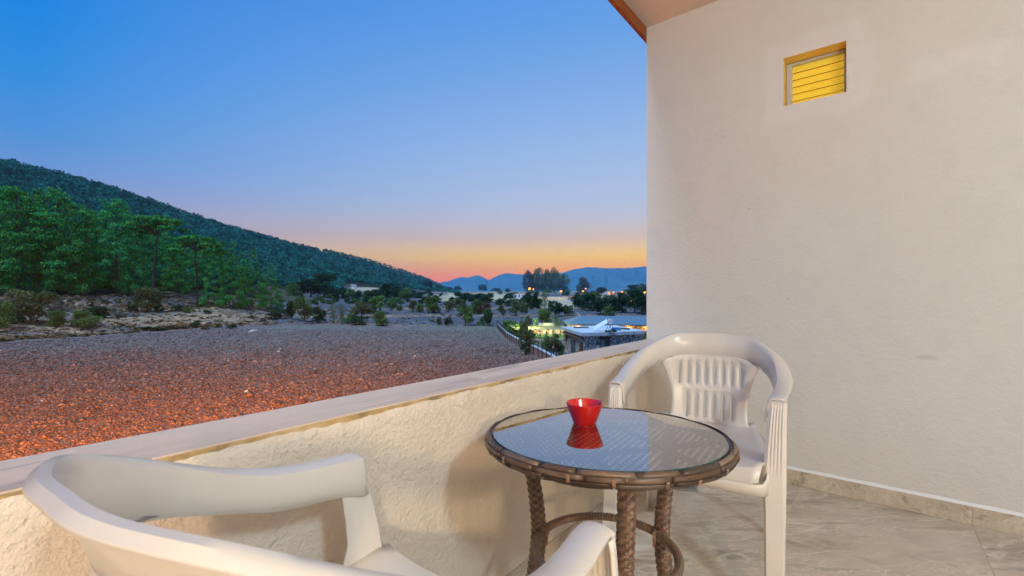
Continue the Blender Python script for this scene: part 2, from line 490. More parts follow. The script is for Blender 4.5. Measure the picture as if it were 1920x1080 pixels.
# core, inner face and outer facade down to the ground
PX0=BX0-2
par.box(PX0,WX+.02,PY0+.012,PY1-.02,0,PZ-.021)
paro=par.obj('parapet_wall',M_stucco)
setp(paro,'low cream stucco parapet wall with stone coping between balcony and field','parapet wall')
# rough plaster skin with a ragged top edge lapping over the coping edge
nx=900; V=[];F=[]
xs=np.linspace(PX0,WX+.0,nx)
def vnoise1(x,f,seed):
    r=np.random.default_rng(seed).random(4096); i=np.floor(x*f).astype(int); t=x*f-i; t=t*t*(3-2*t)
    return r[i%4096]*(1-t)+r[(i+1)%4096]*t
rag=PZ-.0062-.0045*vnoise1(xs+20,7,3)-.0045*vnoise1(xs+20,38,4)-.0025*vnoise1(xs+20,110,6)+.004*np.clip((vnoise1(xs+20,3,5)-.55)*6,0,1)
for i,x in enumerate(xs):
    w1=.0012*math.sin(x*31)+.001*math.sin(x*77)
    V+= [(x,PY0-.006,FL-.02),(x,PY0-.006+w1,PZ-.05),(x,PY0-.005+w1,rag[i]-.003),(x,PY0-.0005,rag[i]+.001),(x,PY0+.014,rag[i]+.0005)]
    if i:
        a=(i-1)*5;b_=i*5
        for k in range(4): F.append((a+k,a+k+1,b_+k+1,b_+k))
me=np_mesh('plaster_face',np.array(V),np.array(F),M_stucco,smooth=True)
link('plaster_face',me,None,paro)
# coping slabs
cx=[1.115+1.19*k for k in range(-6,2)]; cx=[c for c in cx if c>PX0]+[WX+.0]
cx=[PX0]+cx
for u,v in zip(cx[:-1],cx[1:]):
    if v-u<.05: continue
    q=MB(); l=(v-u)/2-.0014; q.box(-l,l,-(PY1-PY0)/2,(PY1-PY0)/2,-.020,0)
    o=q.obj('coping_slab',M_coping,paro,bevel=.0025,seg=2); o.location=((u+v)/2,(PY0+PY1)/2+random.uniform(-.0015,.0015),PZ+random.uniform(-.0008,.0008))
# ochre stained mortar edge under the coping arris
q=MB(); q.box(PX0,WX-.001,PY0-.0022,PY0+.004,PZ-.021,PZ-.0035); q.obj('mortar_edge',M_ochre,paro)
skirting(paro,'x',BX0,WX-.012,PY0-.007,-1)

# ceiling and its fascia board
q=MB(); q.box(BX0-2,WX+.0,BY0-.4,PY1,CEIL,CEIL+.2); ceil=q.obj('ceiling',M_ceil); setp(ceil,kind='structure')
q=MB(); q.box(BX0-2,WX+.9,PY1+.002,PY1+.027,CEIL-.066,CEIL+.22); fb=q.obj('fascia_board',M_fascia); fb.parent=ceil
# back wall of the balcony (behind the camera)
q=MB(); q.box(BX0-2,WX-.003,BY0-.2,BY0-.003,FL-.02,CEIL-.002); bw=q.obj('back_wall',M_wall); setp(bw,'plain cream house wall behind the viewer, at the back of the balcony','wall')

# lamps of the balcony (both behind the camera)
def lamp(name,label,cat,loc,col,power,r=.1,ceiling=False,group=None):
    e=empty(name,label,cat,loc,group=group)
    pr=[(0.0,-r)]+[(r*math.sin(a),-r*math.cos(a)) for a in np.linspace(.2,math.pi-.5,10)]
    q=MB(); q.lathe(pr,20); q.obj('globe',emit(name+'_glow',col,3),e,smooth=True)
    q=MB()
    if ceiling: q.lathe([(0,r*1.25),(r*.9,r*1.25),(r*.9,r*.9),(r*.45,r*.85)],20)
    else: q.box(-r*.4,r*.4,-r*1.7,-r*1.5,-r,r); q.tube([(0,-r*1.5,r*.9),(0,0,r*.9)],r*.15)
    q.obj('mount',M_dark,e)
    l=bpy.data.lights.new(name,'POINT'); l.color=col[:3]; l.energy=power; l.shadow_soft_size=r*1.1
    lo=bpy.data.objects.new('bulb',l); C.objects.link(lo); lo.parent=e
    # the light sits just clear of the globe so the shell does not block it
    lo.location=(0,0,-r*1.9) if ceiling else (0,r*2.2,0)
    return e
lamp('wall_lamp','round warm globe lamp on the wall behind the viewer','lamp',(-1.5,BY0+.2,CZ+.40),(1,.77,.52),155,.11)
lamp('ceiling_lamp','round cool white ceiling lamp over the back of the balcony','lamp',(-.15,-1.8,CEIL-.16),(.66,.88,1),140,.13,True)

# ================================================================== TABLE
TX,TD=.238,1.152
tc_=cw(TX,TD,FL)
yaw=math.atan2(FY,FX)
table=empty('rattan_table','round woven rattan table with glass top, standing by the parapet','table',tc_,yaw-math.pi/2)
# local axes of the table: x = camera right, y = camera forward
TZ=.655; TR=.291; tilt=-math.radians(1.9)
def tiltobj(o): o.rotation_euler=(tilt,0,0); o.location=(0,0,TZ); return o
browns=[(.15,.082,.045),(.12,.068,.04),(.19,.11,.065),(.08,.052,.036),(.23,.145,.09)]
def br(): 
    c=random.choice(browns); k=random.uniform(.8,1.2); return tuple(x*k for x in c)
# woven deck under the glass
q=MB(); wv=.0078; pt=.0118; nn=int(TR/pt)
for fam in (0,1):
    for i in range(-nn,nn+1):
        off=i*pt; half=math.sqrt(max(TR**2*.97-off**2,0))
        if half<.02: continue
        m_=int(half/pt); vs=[]; fs=[]; c=br()
        steps=np.arange(-m_-.5,m_+1.0,.5)
        for k,sx in enumerate(steps):
            s_=sx*pt; zz=.0019*math.cos(math.pi*(sx+(i if fam==0 else i+1)))*(1)
            for e in (-1,1):
                a,b2=s_,off+e*wv/2
                if fam: a,b2=b2,a
                ca,sa=math.cos(.2),math.sin(.2)
                vs.append((a*ca-b2*sa,a*sa+b2*ca,-.010+zz))
            if k: fs.append((2*k-2,2*k-1,2*k+1,2*k))
        q.add(vs,fs,c)
deck=tiltobj(q.obj('woven_top',M_rattan,table)); deck['kind']='stuff'
q=MB()
for a in (0,math.pi/2):
    for s_ in (-.1,.1):
        ca,sa=math.cos(a+.3),math.sin(a+.3)
        L=.27
        q.tube([(-L*ca-s_*sa,-L*sa+s_*ca,-.021),(L*ca-s_*sa,L*sa+s_*ca,-.021)],.007,8)
tiltobj(q.obj('support_frame',M_dark,table))
# glass
q=MB(); q.lathe([(TR-.006,0),(0,0)],96)
g=tiltobj(q.obj('glass_top',M_glass,table)); 
g.data.update()
if g.data.polygons[0].normal.z<0: g.data.flip_normals()
me=g.data
q=MB(); q.lathe([(TR-.006,0),(TR-.0045,-.001),(TR-.0045,-.0042),(TR-.006,-.0052)],96); o=q.obj('glass_edge',M_glassedge,g,smooth=True)
# suction pads
for (px,py) in ((968,787),(1137,812),(1088,858),(1190,777),(1347,837),(1255,868)):
    d=TD*226.4/(py-583); X=(px-960)/FOC*d
    q=MB(); q.lathe([(0,-.0058),(.009,-.0058),(.0105,-.0075),(.006,-.010)],20,X-TX,(d-TD)); tiltobj(q.obj('pad',M_pad,table,smooth=True))
# rim core and wrapped strands
q=MB(); prof=[(TR+.010*math.cos(a)+.002,-.016+.0145*math.sin(a)) for a in np.linspace(0,2*math.pi,12,endpoint=False)]
q.lathe(prof,96,closed=True,c=(.07,.04,.028)); tiltobj(q.obj('rim',M_rattan,table,smooth=True))
def arc_strip(a0,a1,ph0,ph1,r1,r2,c,lift,name='rim_strand'):
    q=MB(); n=max(4,int((a1-a0)/.05)); vs=[]; fs=[]
    phs=np.linspace(ph0,ph1,4)
    for i in range(n+1):
        a=a0+(a1-a0)*i/n; bul=lift*math.sin(math.pi*i/n)
        for ph in phs:
            rr=TR+.002+(r1+bul)*math.cos(ph); zz=-.016+(r2+bul)*math.sin(ph)
            vs.append((rr*math.cos(a),rr*math.sin(a),zz))
    for i in range(n):
        for k in range(3): fs.append((i*4+k,(i+1)*4+k,(i+1)*4+k+1,i*4+k+1))
    q.add(vs,fs,c)
    return tiltobj(q.obj(name,M_rattan,table,smooth=True,solid=.0016))
for row,(p0,p1) in enumerate(((.62,1.45),(-.12,.52),(-.85,-.22),(-1.55,-.95))):
    a=random.uniform(0,.2); 
    while a<2*math.pi:
        L=random.uniform(.26,.46)
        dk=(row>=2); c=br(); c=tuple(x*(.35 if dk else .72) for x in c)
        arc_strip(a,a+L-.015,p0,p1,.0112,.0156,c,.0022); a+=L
for k in range(22):
    a=2*math.pi*k/22+random.uniform(-.03,.03); p=random.choice((-.25,.0,-.5))
    arc_strip(a,a+.024,p-.55,p+.35,.0145,.0185,tuple(x*1.3 for x in br()),.0,'rim_tie')

def woven_tube(q, path, rad, m=9, seg=.0095, amp=.0016, twist=0.0, flat=1.0):
    """a basket-weave sleeve: alternate cells stand proud"""
    path=[Vector(p) for p in path]
    # resample
    L=[0]
    for a,b2 in zip(path[:-1],path[1:]): L.append(L[-1]+(b2-a).length)
    n=int(L[-1]/seg*2); pts=[];rs=[]
    for i in range(n+1):
        s_=L[-1]*i/n; k=max(j for j in range(len(L)-1) if L[j]<=s_+1e-9); t_=(s_-L[k])/(L[k+1]-L[k])
        P=path; p0=P[max(k-1,0)];p1=P[k];p2=P[k+1];p3=P[min(k+2,len(P)-1)]
        pts.append(.5*((2*p1)+(-p0+p2)*t_+(2*p0-5*p1+4*p2-p3)*t_*t_+(-p0+3*p1-3*p2+p3)*t_**3)); rs.append(rad[k]*(1-t_)+rad[k+1]*t_)
    M=m*2; vs=[]; fs=[]; cs=[]
    a=Vector((1,0,0))
    for i,p in enumerate(pts):
        t_=(pts[min(i+1,n)]-pts[max(i-1,0)]).normalized(); a=(a-t_*a.dot(t_)).normalized(); b2=t_.cross(a)
        for k in range(M):
            w=2*math.pi*k/M; cell=((k//2)+((i)//2))%2
            r=rs[i]*(1)+(amp if cell else -amp)*(1 if k%2 else .55)
            vs.append(p+(a*math.cos(w)+b2*math.sin(w)*flat)*r)
    for i in range(n):
        for k in range(M):
            fs.append((i*M+k,i*M+(k+1)%M,(i+1)*M+(k+1)%M,(i+1)*M+k))
    base_i=len(q.f)
    q.add(vs,fs)
    cell_cols={}
    for i in range(n):
        for k in range(M):
            key=(i//2,k//2); 
            if key not in cell_cols:
                c=tuple(.5*x+.5*y for x,y in zip(br(),(.17,.09,.055))); dk=.62 if ((i//2)+(k//2))%2==0 else 1.1
                cell_cols[key]=tuple(x*dk for x in c)
            q.c.append(cell_cols[key])
for ang in (270,25,150):
    w=math.radians(ang); c_,s_=math.cos(w),math.sin(w)
    q=MB()
    woven_tube(q,[(r*c_,r*s_,z) for r,z in ((.215,.632),(.212,.53),(.196,.43),(.190,.34),(.205,.22),(.235,.10),(.262,.006))],(.018,.019,.020,.021,.021,.020,.019))
    q.obj('leg',M_rattan,table)
# lower ring, tightly wound
q=MB(); RR,RZ=.178,.353; n=260
for i in range(n):
    a=2*math.pi*i/n; r=.0105+(.0012 if i%2 else -.0006)
    for k in range(10):
        w=2*math.pi*k/10; q.v.append(((RR+r*math.cos(w))*math.cos(a),(RR+r*math.cos(w))*math.sin(a),RZ+r*math.sin(w)))
for i in range(n):
    c=tuple(x*random.uniform(.8,1.2) for x in (.15,.085,.055))
    for k in range(10):
        q.f.append((i*10+k,i*10+(k+1)%10,((i+1)%n)*10+(k+1)%10,((i+1)%n)*10+k)); q.c.append(c)
q.obj('stretcher_ring',M_rattan,table)
for ang in (268,27,148):
    w=math.radians(ang)
    q=MB(); q.tube([((RR-.004)*math.cos(w-.05),(RR-.004)*math.sin(w-.05),RZ),((RR+.008)*math.cos(w+.06),(RR+.008)*math.sin(w+.06),RZ+.001)],.0155,12,c=(.2,.11,.06))
    q.tube([((RR-.008)*math.cos(w),(RR-.008)*math.sin(w),RZ-.01),((RR-.010)*math.cos(w),(RR-.010)*math.sin(w),RZ-.034)],[.006,.0035],8,c=(.22,.1,.05))
    q.obj('ring_binding',M_rattan,table,smooth=True)

# red ash tray / bowl on the glass
bd=TD*226.4/(793-583); bX=(1096-960)/FOC*bd
bz=FL+TZ+math.sin(tilt)*(bd-TD)+.0006
bowl=MB()
prof=[(0,0.0),(.030,0.0),(.0315,.002),(.0505,.053),(.0508,.0555),(.0495,.0568),(.0478,.0555),(.0465,.0525),(.0285,.006),(0,.0045)]
bowl.lathe(prof,64); bo=bowl.obj('bowl',M_red,smooth=True); bo.location=cw(bX,bd,bz); bo.rotation_euler=(0,0,yaw-math.pi/2)
setp(bo,'small glossy red conical bowl standing on the glass table top','bowl')

# ================================================================== CHAIRS
def cr(P,n=10):
    P=np.array(P,float); Q=np.vstack([2*P[0]-P[1],P,2*P[-1]-P[-2]]); out=[]
    for i in range(len(P)-1):
        a,b2,c,d=Q[i:i+4]
        for t_ in np.linspace(0,1,n,endpoint=False):
            out.append(.5*((2*b2)+(-a+c)*t_+(2*a-5*b2+4*c-d)*t_*t_+(-a+3*b2-3*c+d)*t_**3))
    out.append(P[-1]); return np.array(out)
CWd,CD,CZF,CZB,CZM=.265,.484,.677,.835,.688
def make_chair(label,X,d,th,group):
    """local frame: x = sitter's right... lateral, y = facing direction, origin midway between the arm fronts on the floor"""
    r=empty('plastic_armchair',label,'chair',cw(X,d,FL),0,group)
    fdx,fdy=math.sin(th),math.cos(th)
    wx=fdx*RX+fdy*FX; wy=fdx*RY+fdy*FY
    r.rotation_euler=(0,0,math.atan2(wy,wx)-math.pi/2)
    W_,D_=CWd,CD; k=(D_-.13)
    half=[(W_-.001,.012,CZF-.004),(W_-.002,-.012,CZF),(W_+.010,-.13,CZM),(W_+.012,-(.13+.28*k),CZM+(CZB-CZM)*.20),(W_*.935,-(.13+.60*k),CZM+(CZB-CZM)*.58),
          (W_*.64,-(.13+.875*k),CZM+(CZB-CZM)*.92),(W_*.3,-(.13+.985*k),CZB),(0,-D_,CZB+.002)]
    L=half+[(-x,y,z) for x,y,z in half[:-1]][::-1]
    P=cr(L,8); n=len(P)
    mid=(n-1)/2
    # --- rim band: top flange + outer lip + inner apron
    def band(i0,i1,name):
        q=MB(); vs=[]; m=9
        for i in range(i0,i1+1):
            a=P[max(i-1,0)];b2=P[min(i+1,n-1)]; tx,ty=(b2-a)[:2]; l=math.hypot(tx,ty); tx/=l;ty/=l
            nxn,nyn=-ty,tx       # candidate normal
            cx_,cy_=P[i][:2]
            if nxn*(0-cx_)+nyn*(-.2-cy_)<0: nxn,nyn=-nxn,-nyn
            f=abs(i-mid)/mid     # 1 at arm fronts, 0 at back
            sm=max(0,min(1,(.62-f)/.42)); sm=sm*sm*(3-2*sm)
            ap=.062+.030*sm; fq=max(0,min(1,(f-.77)/.15)); fq=fq*fq*(3-2*fq); fr2=max(0,min(1,(f-.93)/.06)); ap+=.012*fq*(1-fr2*fr2*(3-2*fr2)); w=.0240-.0135*sm
            if f>.93: w=.0245
            lean=.004+.020*sm+.006*fq
            for (u,h) in ((-w-.0008,-.0055),(-w-.0004,-.0035),(-w+.003,-.001),(-w*.4,.0022),(w*.4,.0018),(w-.003,-.003),(w+.001,-.012),(w+.003,-.030),(w+lean,-ap)):
                vs.append((cx_+nxn*u,cy_+nyn*u,P[i][2]+h))
        fs=[]
        for i in range(i1-i0):
            for j in range(m-1): fs.append((i*m+j,(i+1)*m+j,(i+1)*m+j+1,i*m+j+1))
        q.add(vs,fs); return q.obj(name,M_plast,r,smooth=True,solid=.0038)
    band(0,n-1,'arm_and_back_rim')
    # --- backrest panel with slots
    q=MB()
    sw=.0085; pitch=.034; cols=[]
    for i in range(8):
        c_=(i-3.5)*pitch; cols+= [c_-sw/2,c_+sw/2]
    rows=[0,.05,.1,.14,.20,.27,.34,.41,.48,.515,.56,.62,.68,.74,.80,.86,.92,1.0]
    def hw(t_):
        return float(np.interp(t_,[0,.12,.3,.45,.6,.75,.88,1.0],[.172,.150,.146,.150,.160,.172,.188,.212]))
    zt=lambda t_: .452+(CZB-.085-.452)*t_
    ab=[]
    for i in range(n):
        a=P[max(i-1,0)];b2=P[min(i+1,n-1)]; tx,ty=(b2-a)[:2]; l=math.hypot(tx,ty); tx/=l;ty/=l; nxn,nyn=-ty,tx
        if nxn*(0-P[i][0])+nyn*(-.2-P[i][1])<0: nxn,nyn=-nxn,-nyn
        f=abs(i-mid)/mid; sm=max(0,min(1,(.62-f)/.42)); sm=sm*sm*(3-2*sm); o_=.0240-.0135*sm+.004+.020*sm
        if abs(P[i][0]+nxn*o_)<.26 and P[i][1]<-.25: ab.append((P[i][0]+nxn*o_,P[i][1]+nyn*o_,P[i][2]-(.062+.030*sm)))
    ab=sorted(ab); abx=[a[0] for a in ab]; aby=[a[1] for a in ab]; abz=[a[2] for a in ab]
    def bk(t_,x):
        k3=float(np.clip((t_-.45)/.55,0,1)); k3=k3*k3*(3-2*k3); return bk0(t_,x)*(1-k3)+(float(np.interp(x,abx,aby))-.0015)*k3
    def bk0(t_,x):
        y=float(np.interp(t_,[0,.15,.5,1.0],[-.385,-.405,-.428,-(D_-.046)]))
        # follow the plan curve of the rim near the top, flatter lower down
        return y+ (abs(x)/.28)**2.3*(.085+.085*t_)
    vs=[];nc=len(cols)+4
    for t_ in rows:
        h=hw(t_)
        xs_=[-h,(-h+cols[0])/2]+cols+[(h+cols[-1])/2,h]
        for x in xs_:
            zz=zt(t_); k4=max(0,(t_-.8)/.2); zz=zz*(1-k4)+(float(np.interp(x,abx,abz))+.004)*k4; vs.append((x,bk(t_,x),zz))
    fs=[]
    for i in range(len(rows)-1):
        for j in range(nc-1):
            tm_=(rows[i]+rows[i+1])/2
            slot=(j-2)%2==0 and 2<=j<=nc-3 and j-2<len(cols)
            if slot:
                idx=(j-2)//2
                if .54<tm_<.89: continue
                if .10<tm_<.485 and 1<=idx<=6: continue
            a=i*nc+j; fs.append((a,a+1,a+nc+1,a+nc))
    q.add(vs,fs); q.obj('backrest',M_plast,r,smooth=True,solid=.005)
    # --- seat
    q=MB(); nu,nv=17,17; vs=[]
    for j in range(nv):
        v=j/(nv-1); y=-.405+v*.505
        wd=float(np.interp(v,[0,.3,.6,.85,1],[.175,.205,.232,.238,.215]))
        for i in range(nu):
            u=-1+2*i/(nu-1)
            z=.460-.012*(1-u*u)*math.sin(math.pi*min(v*1.1,1))+.022*abs(u)**5
            if v>.9: z-=.05*((v-.9)/.1)**2
            if v<.12: z+=.012*(1-v/.12)
            vs.append((u*wd,y,z))
    q.add(vs,[(j*nu+i,j*nu+i+1,(j+1)*nu+i+1,(j+1)*nu+i) for j in range(nv-1) for i in range(nu-1)])
    so=q.obj('seat',M_plast,r,smooth=True,solid=.005)
    # apron under the seat edge
    q=MB(); path=[(-.177,-.395),(-.208,-.27),(-.234,-.14),(-.242,-.02),(-.242,.04),(-.212,.096),(0,.104),(.212,.096),(.242,.04),(.242,-.02),(.234,-.14),(.208,-.27),(.177,-.395)]
    vs=[];fs=[]
    pp=cr([(a,b2,0) for a,b2 in path],5)
    for i,p in enumerate(pp):
        fe_=max(0,min(1,(p[1]-.04)/.05)); zt_=.481-.058*fe_; vs+=[(p[0]*.985,p[1],zt_),(p[0],p[1],zt_-.01),(p[0]*1.0,p[1],.388)]
        if i:
            a=3*(i-1); fs+=[(a,a+1,a+4,a+3),(a+1,a+2,a+5,a+4)]
    q.add(vs,fs); q.obj('seat_apron',M_plast,so,smooth=True,solid=.004)
    # --- front legs with fluted face under the arm
    for s_ in (-1,1):
        q=MB(); prs=[]
        lv=[(CZF-.010,.2425,.2885,-.040,.012),(CZF-.03,.2405,.288,-.042,.020),(.60,.2365,.287,-.038,.032),(.565,.2335,.287,-.034,.039),(.52,.2300,.287,-.032,.048),(.44,.226,.287,-.060,.062),(.37,.229,.286,-.030,.074),(.30,.231,.285,-.004,.086),(.15,.233,.283,.030,.108),(0.0,.234,.280,.068,.128)]
        vs=[];m=None
        for (z,xi,xo,yb,yf) in lv:
            row=[(xi,yb)]+[(xi,yf-.006)]
            nfl=11
            for k2 in range(nfl):
                u=(k2+.5)/nfl; x=xi+.003+(xo-xi-.006)*u
                fl_=.0022*(1 if k2%2 else -1)*max(0,min(1,(z-.47)/.05))*(1 if z<CZF-.02 else 0)
                row.append((x,yf+fl_))
            row+=[(xo,yf-.006),(xo+.0005,yf-.014),(xo,yf-.024)]
            m=len(row); vs+=[(s_*x,y,z) for x,y in row]
        # denser levels for crisp flute ends
        fs=[]
        for i in range(len(lv)-1):
            for j in range(m-1):
                f_=(i*m+j,(i+1)*m+j,(i+1)*m+j+1,i*m+j+1); fs.append(f_ if s_>0 else f_[::-1])
        q.add(vs,fs); q.obj('front_leg',M_plast,r,smooth=True,solid=.0035)
        # cap joining arm end to leg
        # rear leg
        q=MB(); vs=[]
        lv=[(.435,.150,.205,-.37,-.40),(.40,.160,.225,-.36,-.41),(.2,.195,.255,-.395,-.45),(0,.225,.275,-.44,-.495)]
        for (z,xi,xo,yf,yb) in lv:
            for x,y in ((xi,yb),(xo-.006,yb),(xo,yb+.006),(xo,yf)): vs.append((s_*x,y,z))
        fs=[(i*4+j,(i+1)*4+j,(i+1)*4+j+1,i*4+j+1) for i in range(3) for j in range(3)]
        q.add(vs,fs); q.obj('rear_leg',M_plast,r,smooth=True,solid=.0035)
    return r
make_chair('white plastic armchair with slotted back, behind the table against the end wall',.622,1.575,3.70,'white plastic armchairs')
make_chair('white plastic armchair close to the viewer, seen from behind, facing the table',-.106,.775,.565,'white plastic armchairs')

# ================================================================== TERRAIN
KN={-500:[(62,658),(74,625),(86,600),(105,562),(220,470),(400,380),(750,235)],
 0:[(76,640),(84,612),(92,592),(110,560),(220,480),(400,410),(800,305)],
 200:[(88,628),(96,606),(105,590),(122,558),(240,490),(450,430),(850,356)],
 400:[(104,612),(112,596),(122,578),(145,560),(300,515),(550,470),(1000,422)],
 550:[(114,608),(128,594),(145,582),(180,569),(350,545),(700,505),(1300,461)],
 700:[(114,610),(135,593),(165,580),(230,568),(500,553),(1000,533),(1900,491)],
 800:[(114,612),(138,592),(175,578),(280,566),(600,555),(1300,546),(2600,523)],
 850:[(114,612),(140,592),(180,578),(300,566),(600,556),(1500,551),(4000,546)],
 3000:[(114,612),(140,594),(180,580),(300,567),(600,557),(1500,551),(4000,546)]}
KX=sorted(KN); KD=np.array([[k[0] for k in KN[x]] for x in KX],float); KY=np.array([[k[1] for k in KN[x]] for x in KX],float)
def zpd(px,d):
    """height of the land at photo column px and depth d"""
    px=np.asarray(px,float); d=np.asarray(d,float)
    D=[np.interp(px,KX,KD[:,k]) for k in range(7)]; Y=[np.interp(px,KX,KY[:,k]) for k in range(7)]
    Z=[CZ-(Y[k]-HOR)*D[k]/FOC for k in range(7)]
    z=Z[0]*np.clip((d/D[0]-.6)/.4,0,1)**2
    for k in range(6):
        t_=np.clip((d-D[k])/(D[k+1]-D[k]),0,1); s_=t_
        z=np.where(d>D[k],Z[k]*(1-s_)+Z[k+1]*s_,z)
    z=np.where(d>D[6],Z[6]*np.exp(-np.clip(d/D[6]-1,0,50)*1.1),z)
    return z
def vnoise(x,y,f,seed):
    r=np.random.default_rng(seed).random((256,256)); x=np.asarray(x)*f; y=np.asarray(y)*f
    i=np.floor(x).astype(int); j=np.floor(y).astype(int); u=x-i; v=y-j; u=u*u*(3-2*u); v=v*v*(3-2*v)
    g=lambda a,b:r[a%256,b%256]
    return (g(i,j)*(1-u)+g(i+1,j)*u)*(1-v)+(g(i,j+1)*(1-u)+g(i+1,j+1)*u)*v
def fbm(x,y,f,seed,o=4):
    a=0;s_=0;w=1
    for k in range(o): a=a+w*vnoise(x,y,f*2**k,seed+k); s_+=w; w*=.55
    return a/s_
def pxd(X,d): return 960+FOC*X/d
def ground_z(X,d): return float(zpd(pxd(X,d),d))
def d_at(px,y):
    """depth at which the land shows at row y of column px"""
    ds=np.exp(np.linspace(math.log(30),math.log(3800),900)); ys=HOR+(CZ-zpd(np.full(900,px),ds))*FOC/ds
    k=np.where(ys<=y)[0]
    return float(ds[k[0]]) if len(k) else 3000.
# polar grid round the place
phis=np.concatenate([np.linspace(-180,-58,40,endpoint=False),np.linspace(-58,22,760,endpoint=False),np.linspace(22,180,50)])
phis=np.radians(phis)
rs=np.concatenate([np.linspace(1.5,14,12,endpoint=False),np.exp(np.linspace(math.log(14),math.log(60),150,endpoint=False)),np.exp(np.linspace(math.log(60),math.log(700),330,endpoint=False)),np.exp(np.linspace(math.log(700),math.log(8300),90))])
PH,RR_=np.meshgrid(phis,rs,indexing='ij')
Xg=RR_*np.sin(PH); Dg=RR_*np.cos(PH); De=RR_*np.maximum(np.cos(PH),.42)
Pg=np.clip(960+FOC*np.tan(np.clip(PH,-1.15,1.15)),-700,2600)
Zg=zpd(Pg,De)
K1=np.interp(Pg,KX,KD[:,0]); K2=np.interp(Pg,KX,KD[:,1]); K3=np.interp(Pg,KX,KD[:,2]); K4=np.interp(Pg,KX,KD[:,3]); K6=np.interp(Pg,KX,KD[:,5])
# fence line X(d): field lies left of it
FN=[(40.0,6.1),(44.2,5.2),(55.8,3.43),(66.4,1.35),(79.7,-.75),(92,-1.95),(106.5,-3.4)]
fX=np.interp(Dg,[a for a,b_ in FN],[b_ for a,b_ in FN])
fX=np.where(Dg>106.5,400,fX); fX=np.where(Dg<40,6.1,fX)
wob=(fbm(Xg,Dg,.12,11,3)-.5)*6
isfield=(De<K1+wob*.35)&(Xg<fX-.25)
bank=np.clip((De-(K1+wob*.4))/2.5,0,1)
micro=np.where(isfield,(fbm(Xg,Dg,1.4,21,4)-.5)*.34+(fbm(Xg,Dg,.25,31,2)-.5)*.25,(fbm(Xg,Dg,.35,41,4)-.5)*.5*np.clip(De/60,.3,3))
micro=np.where((Dg<100)&(Xg>fX-1),(fbm(Xg,Dg,.8,51,3)-.5)*.08,micro)
Zg=Zg+micro+.25*bank*(De<K2*1.1)*(Pg<560)
NP,NR=PH.shape
Vg=np.stack([Xg*RX+Dg*FX,Xg*RY+Dg*FY,Zg],-1).reshape(-1,3)
ii,jj=np.meshgrid(np.arange(NP-1),np.arange(NR-1),indexing='ij')
Fg=np.stack([ii*NR+jj,(ii+1)*NR+jj,(ii+1)*NR+jj+1,ii*NR+jj+1],-1).reshape(-1,4)
cell=lambda A:A[:-1,:-1].reshape(-1)
cx_,cd_,cp_,ce_=cell(Xg),cell(Dg),cell(Pg),cell(De)
k1,k2,k3,k4,k6=map(cell,(K1,K2,K3,K4,K6)); wb=cell(wob); fld=cell(isfield)
cy_=HOR+(CZ-cell(Zg))*FOC/np.maximum(ce_,1)
n1=fbm(cx_,cd_,.06,61,4); n2=fbm(cx_,cd_,.5,71,4); n3=fbm(cx_*.35,cd_,.8,81,3); n4=fbm(cx_,cd_,.012,91,4)
def lerp(a,b_,t_): return a*(1-t_[:,None])+b_*t_[:,None]
A=lambda *c:np.array([c])*np.ones((len(cx_),1))
earth=lerp(A(.080,.078,.096),A(.125,.122,.138),n2)
tan=lerp(A(.25,.170,.110),A(.36,.25,.16),n3)
gtan=lerp(A(.22,.19,.13),A(.30,.26,.17),n2)
forest=lerp(A(.055,.050,.030),A(.085,.080,.045),n2)
col=earth.copy()
left=np.clip((640-cp_)/110,0,1)
# banks of dry grass on the left
m1=((ce_>k1)&(ce_<k2*1.03)).astype(float)*np.clip((fbm(cx_*.25,cd_,.22,65,4)-.36)*5,0,1)*np.clip((520-cp_)/60,0,1)
col=lerp(col,tan,np.clip(m1,0,1))
m2=((ce_>=k2*1.03)&(ce_<k4)).astype(float)*np.clip((fbm(cx_*.25,cd_,.16,66,4)-.52)*6,0,.7)*np.clip((540-cp_)/60,0,1)
col=lerp(col,tan,m2)
thin=np.exp(-((ce_-k1*1.005)/1.6)**2)*np.clip((n1-.36)*6,0,.85)+np.exp(-((ce_-k2)/2.6)**2)*np.clip((n4-.36)*6,0,.8)+np.exp(-((ce_-k3)/6.)**2)*np.clip((n1-.38)*6,0,.85)
col=lerp(col,tan,np.clip(thin,0,.9))
fo=np.clip((ce_-k4*1.0)/8,0,1)*np.clip((600-cp_)/60+np.clip((ce_-k6*.55)/60,0,3)*(cp_<860),0,1)
col=lerp(col,forest,np.clip(fo,0,1))
far=(ce_>k4)&(cp_>560)
patch=np.clip((fbm(cx_,cd_*.55,.010,101,3)-.50)*12,0,1)*far*np.clip((cp_-780)/60,0,1)*(1-np.clip(fo,0,1))
col=lerp(col,lerp(A(.44,.34,.20),A(.52,.42,.27),n2),patch*.85)
for (x0,x1,y0,y1) in ((655,712,538.5,547),(1012,1078,556,579),(836,934,549,559),(915,962,552,566),(870,900,556,561)):
    e=np.clip((cp_-x0)/6,0,1)*np.clip((x1-cp_)/6,0,1)*np.clip((cy_-y0)/1.2,0,1)*np.clip((y1-cy_)/1.2,0,1)*(ce_>170)
    col=lerp(col,A(.48,.38,.25),e*.9)
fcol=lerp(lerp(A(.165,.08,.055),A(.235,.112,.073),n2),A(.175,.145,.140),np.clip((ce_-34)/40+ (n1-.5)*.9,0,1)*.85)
fcol=lerp(fcol,A(.16,.19,.14),np.clip((n1-.56)*5,0,.35)*np.clip((ce_-50)/20,0,1))
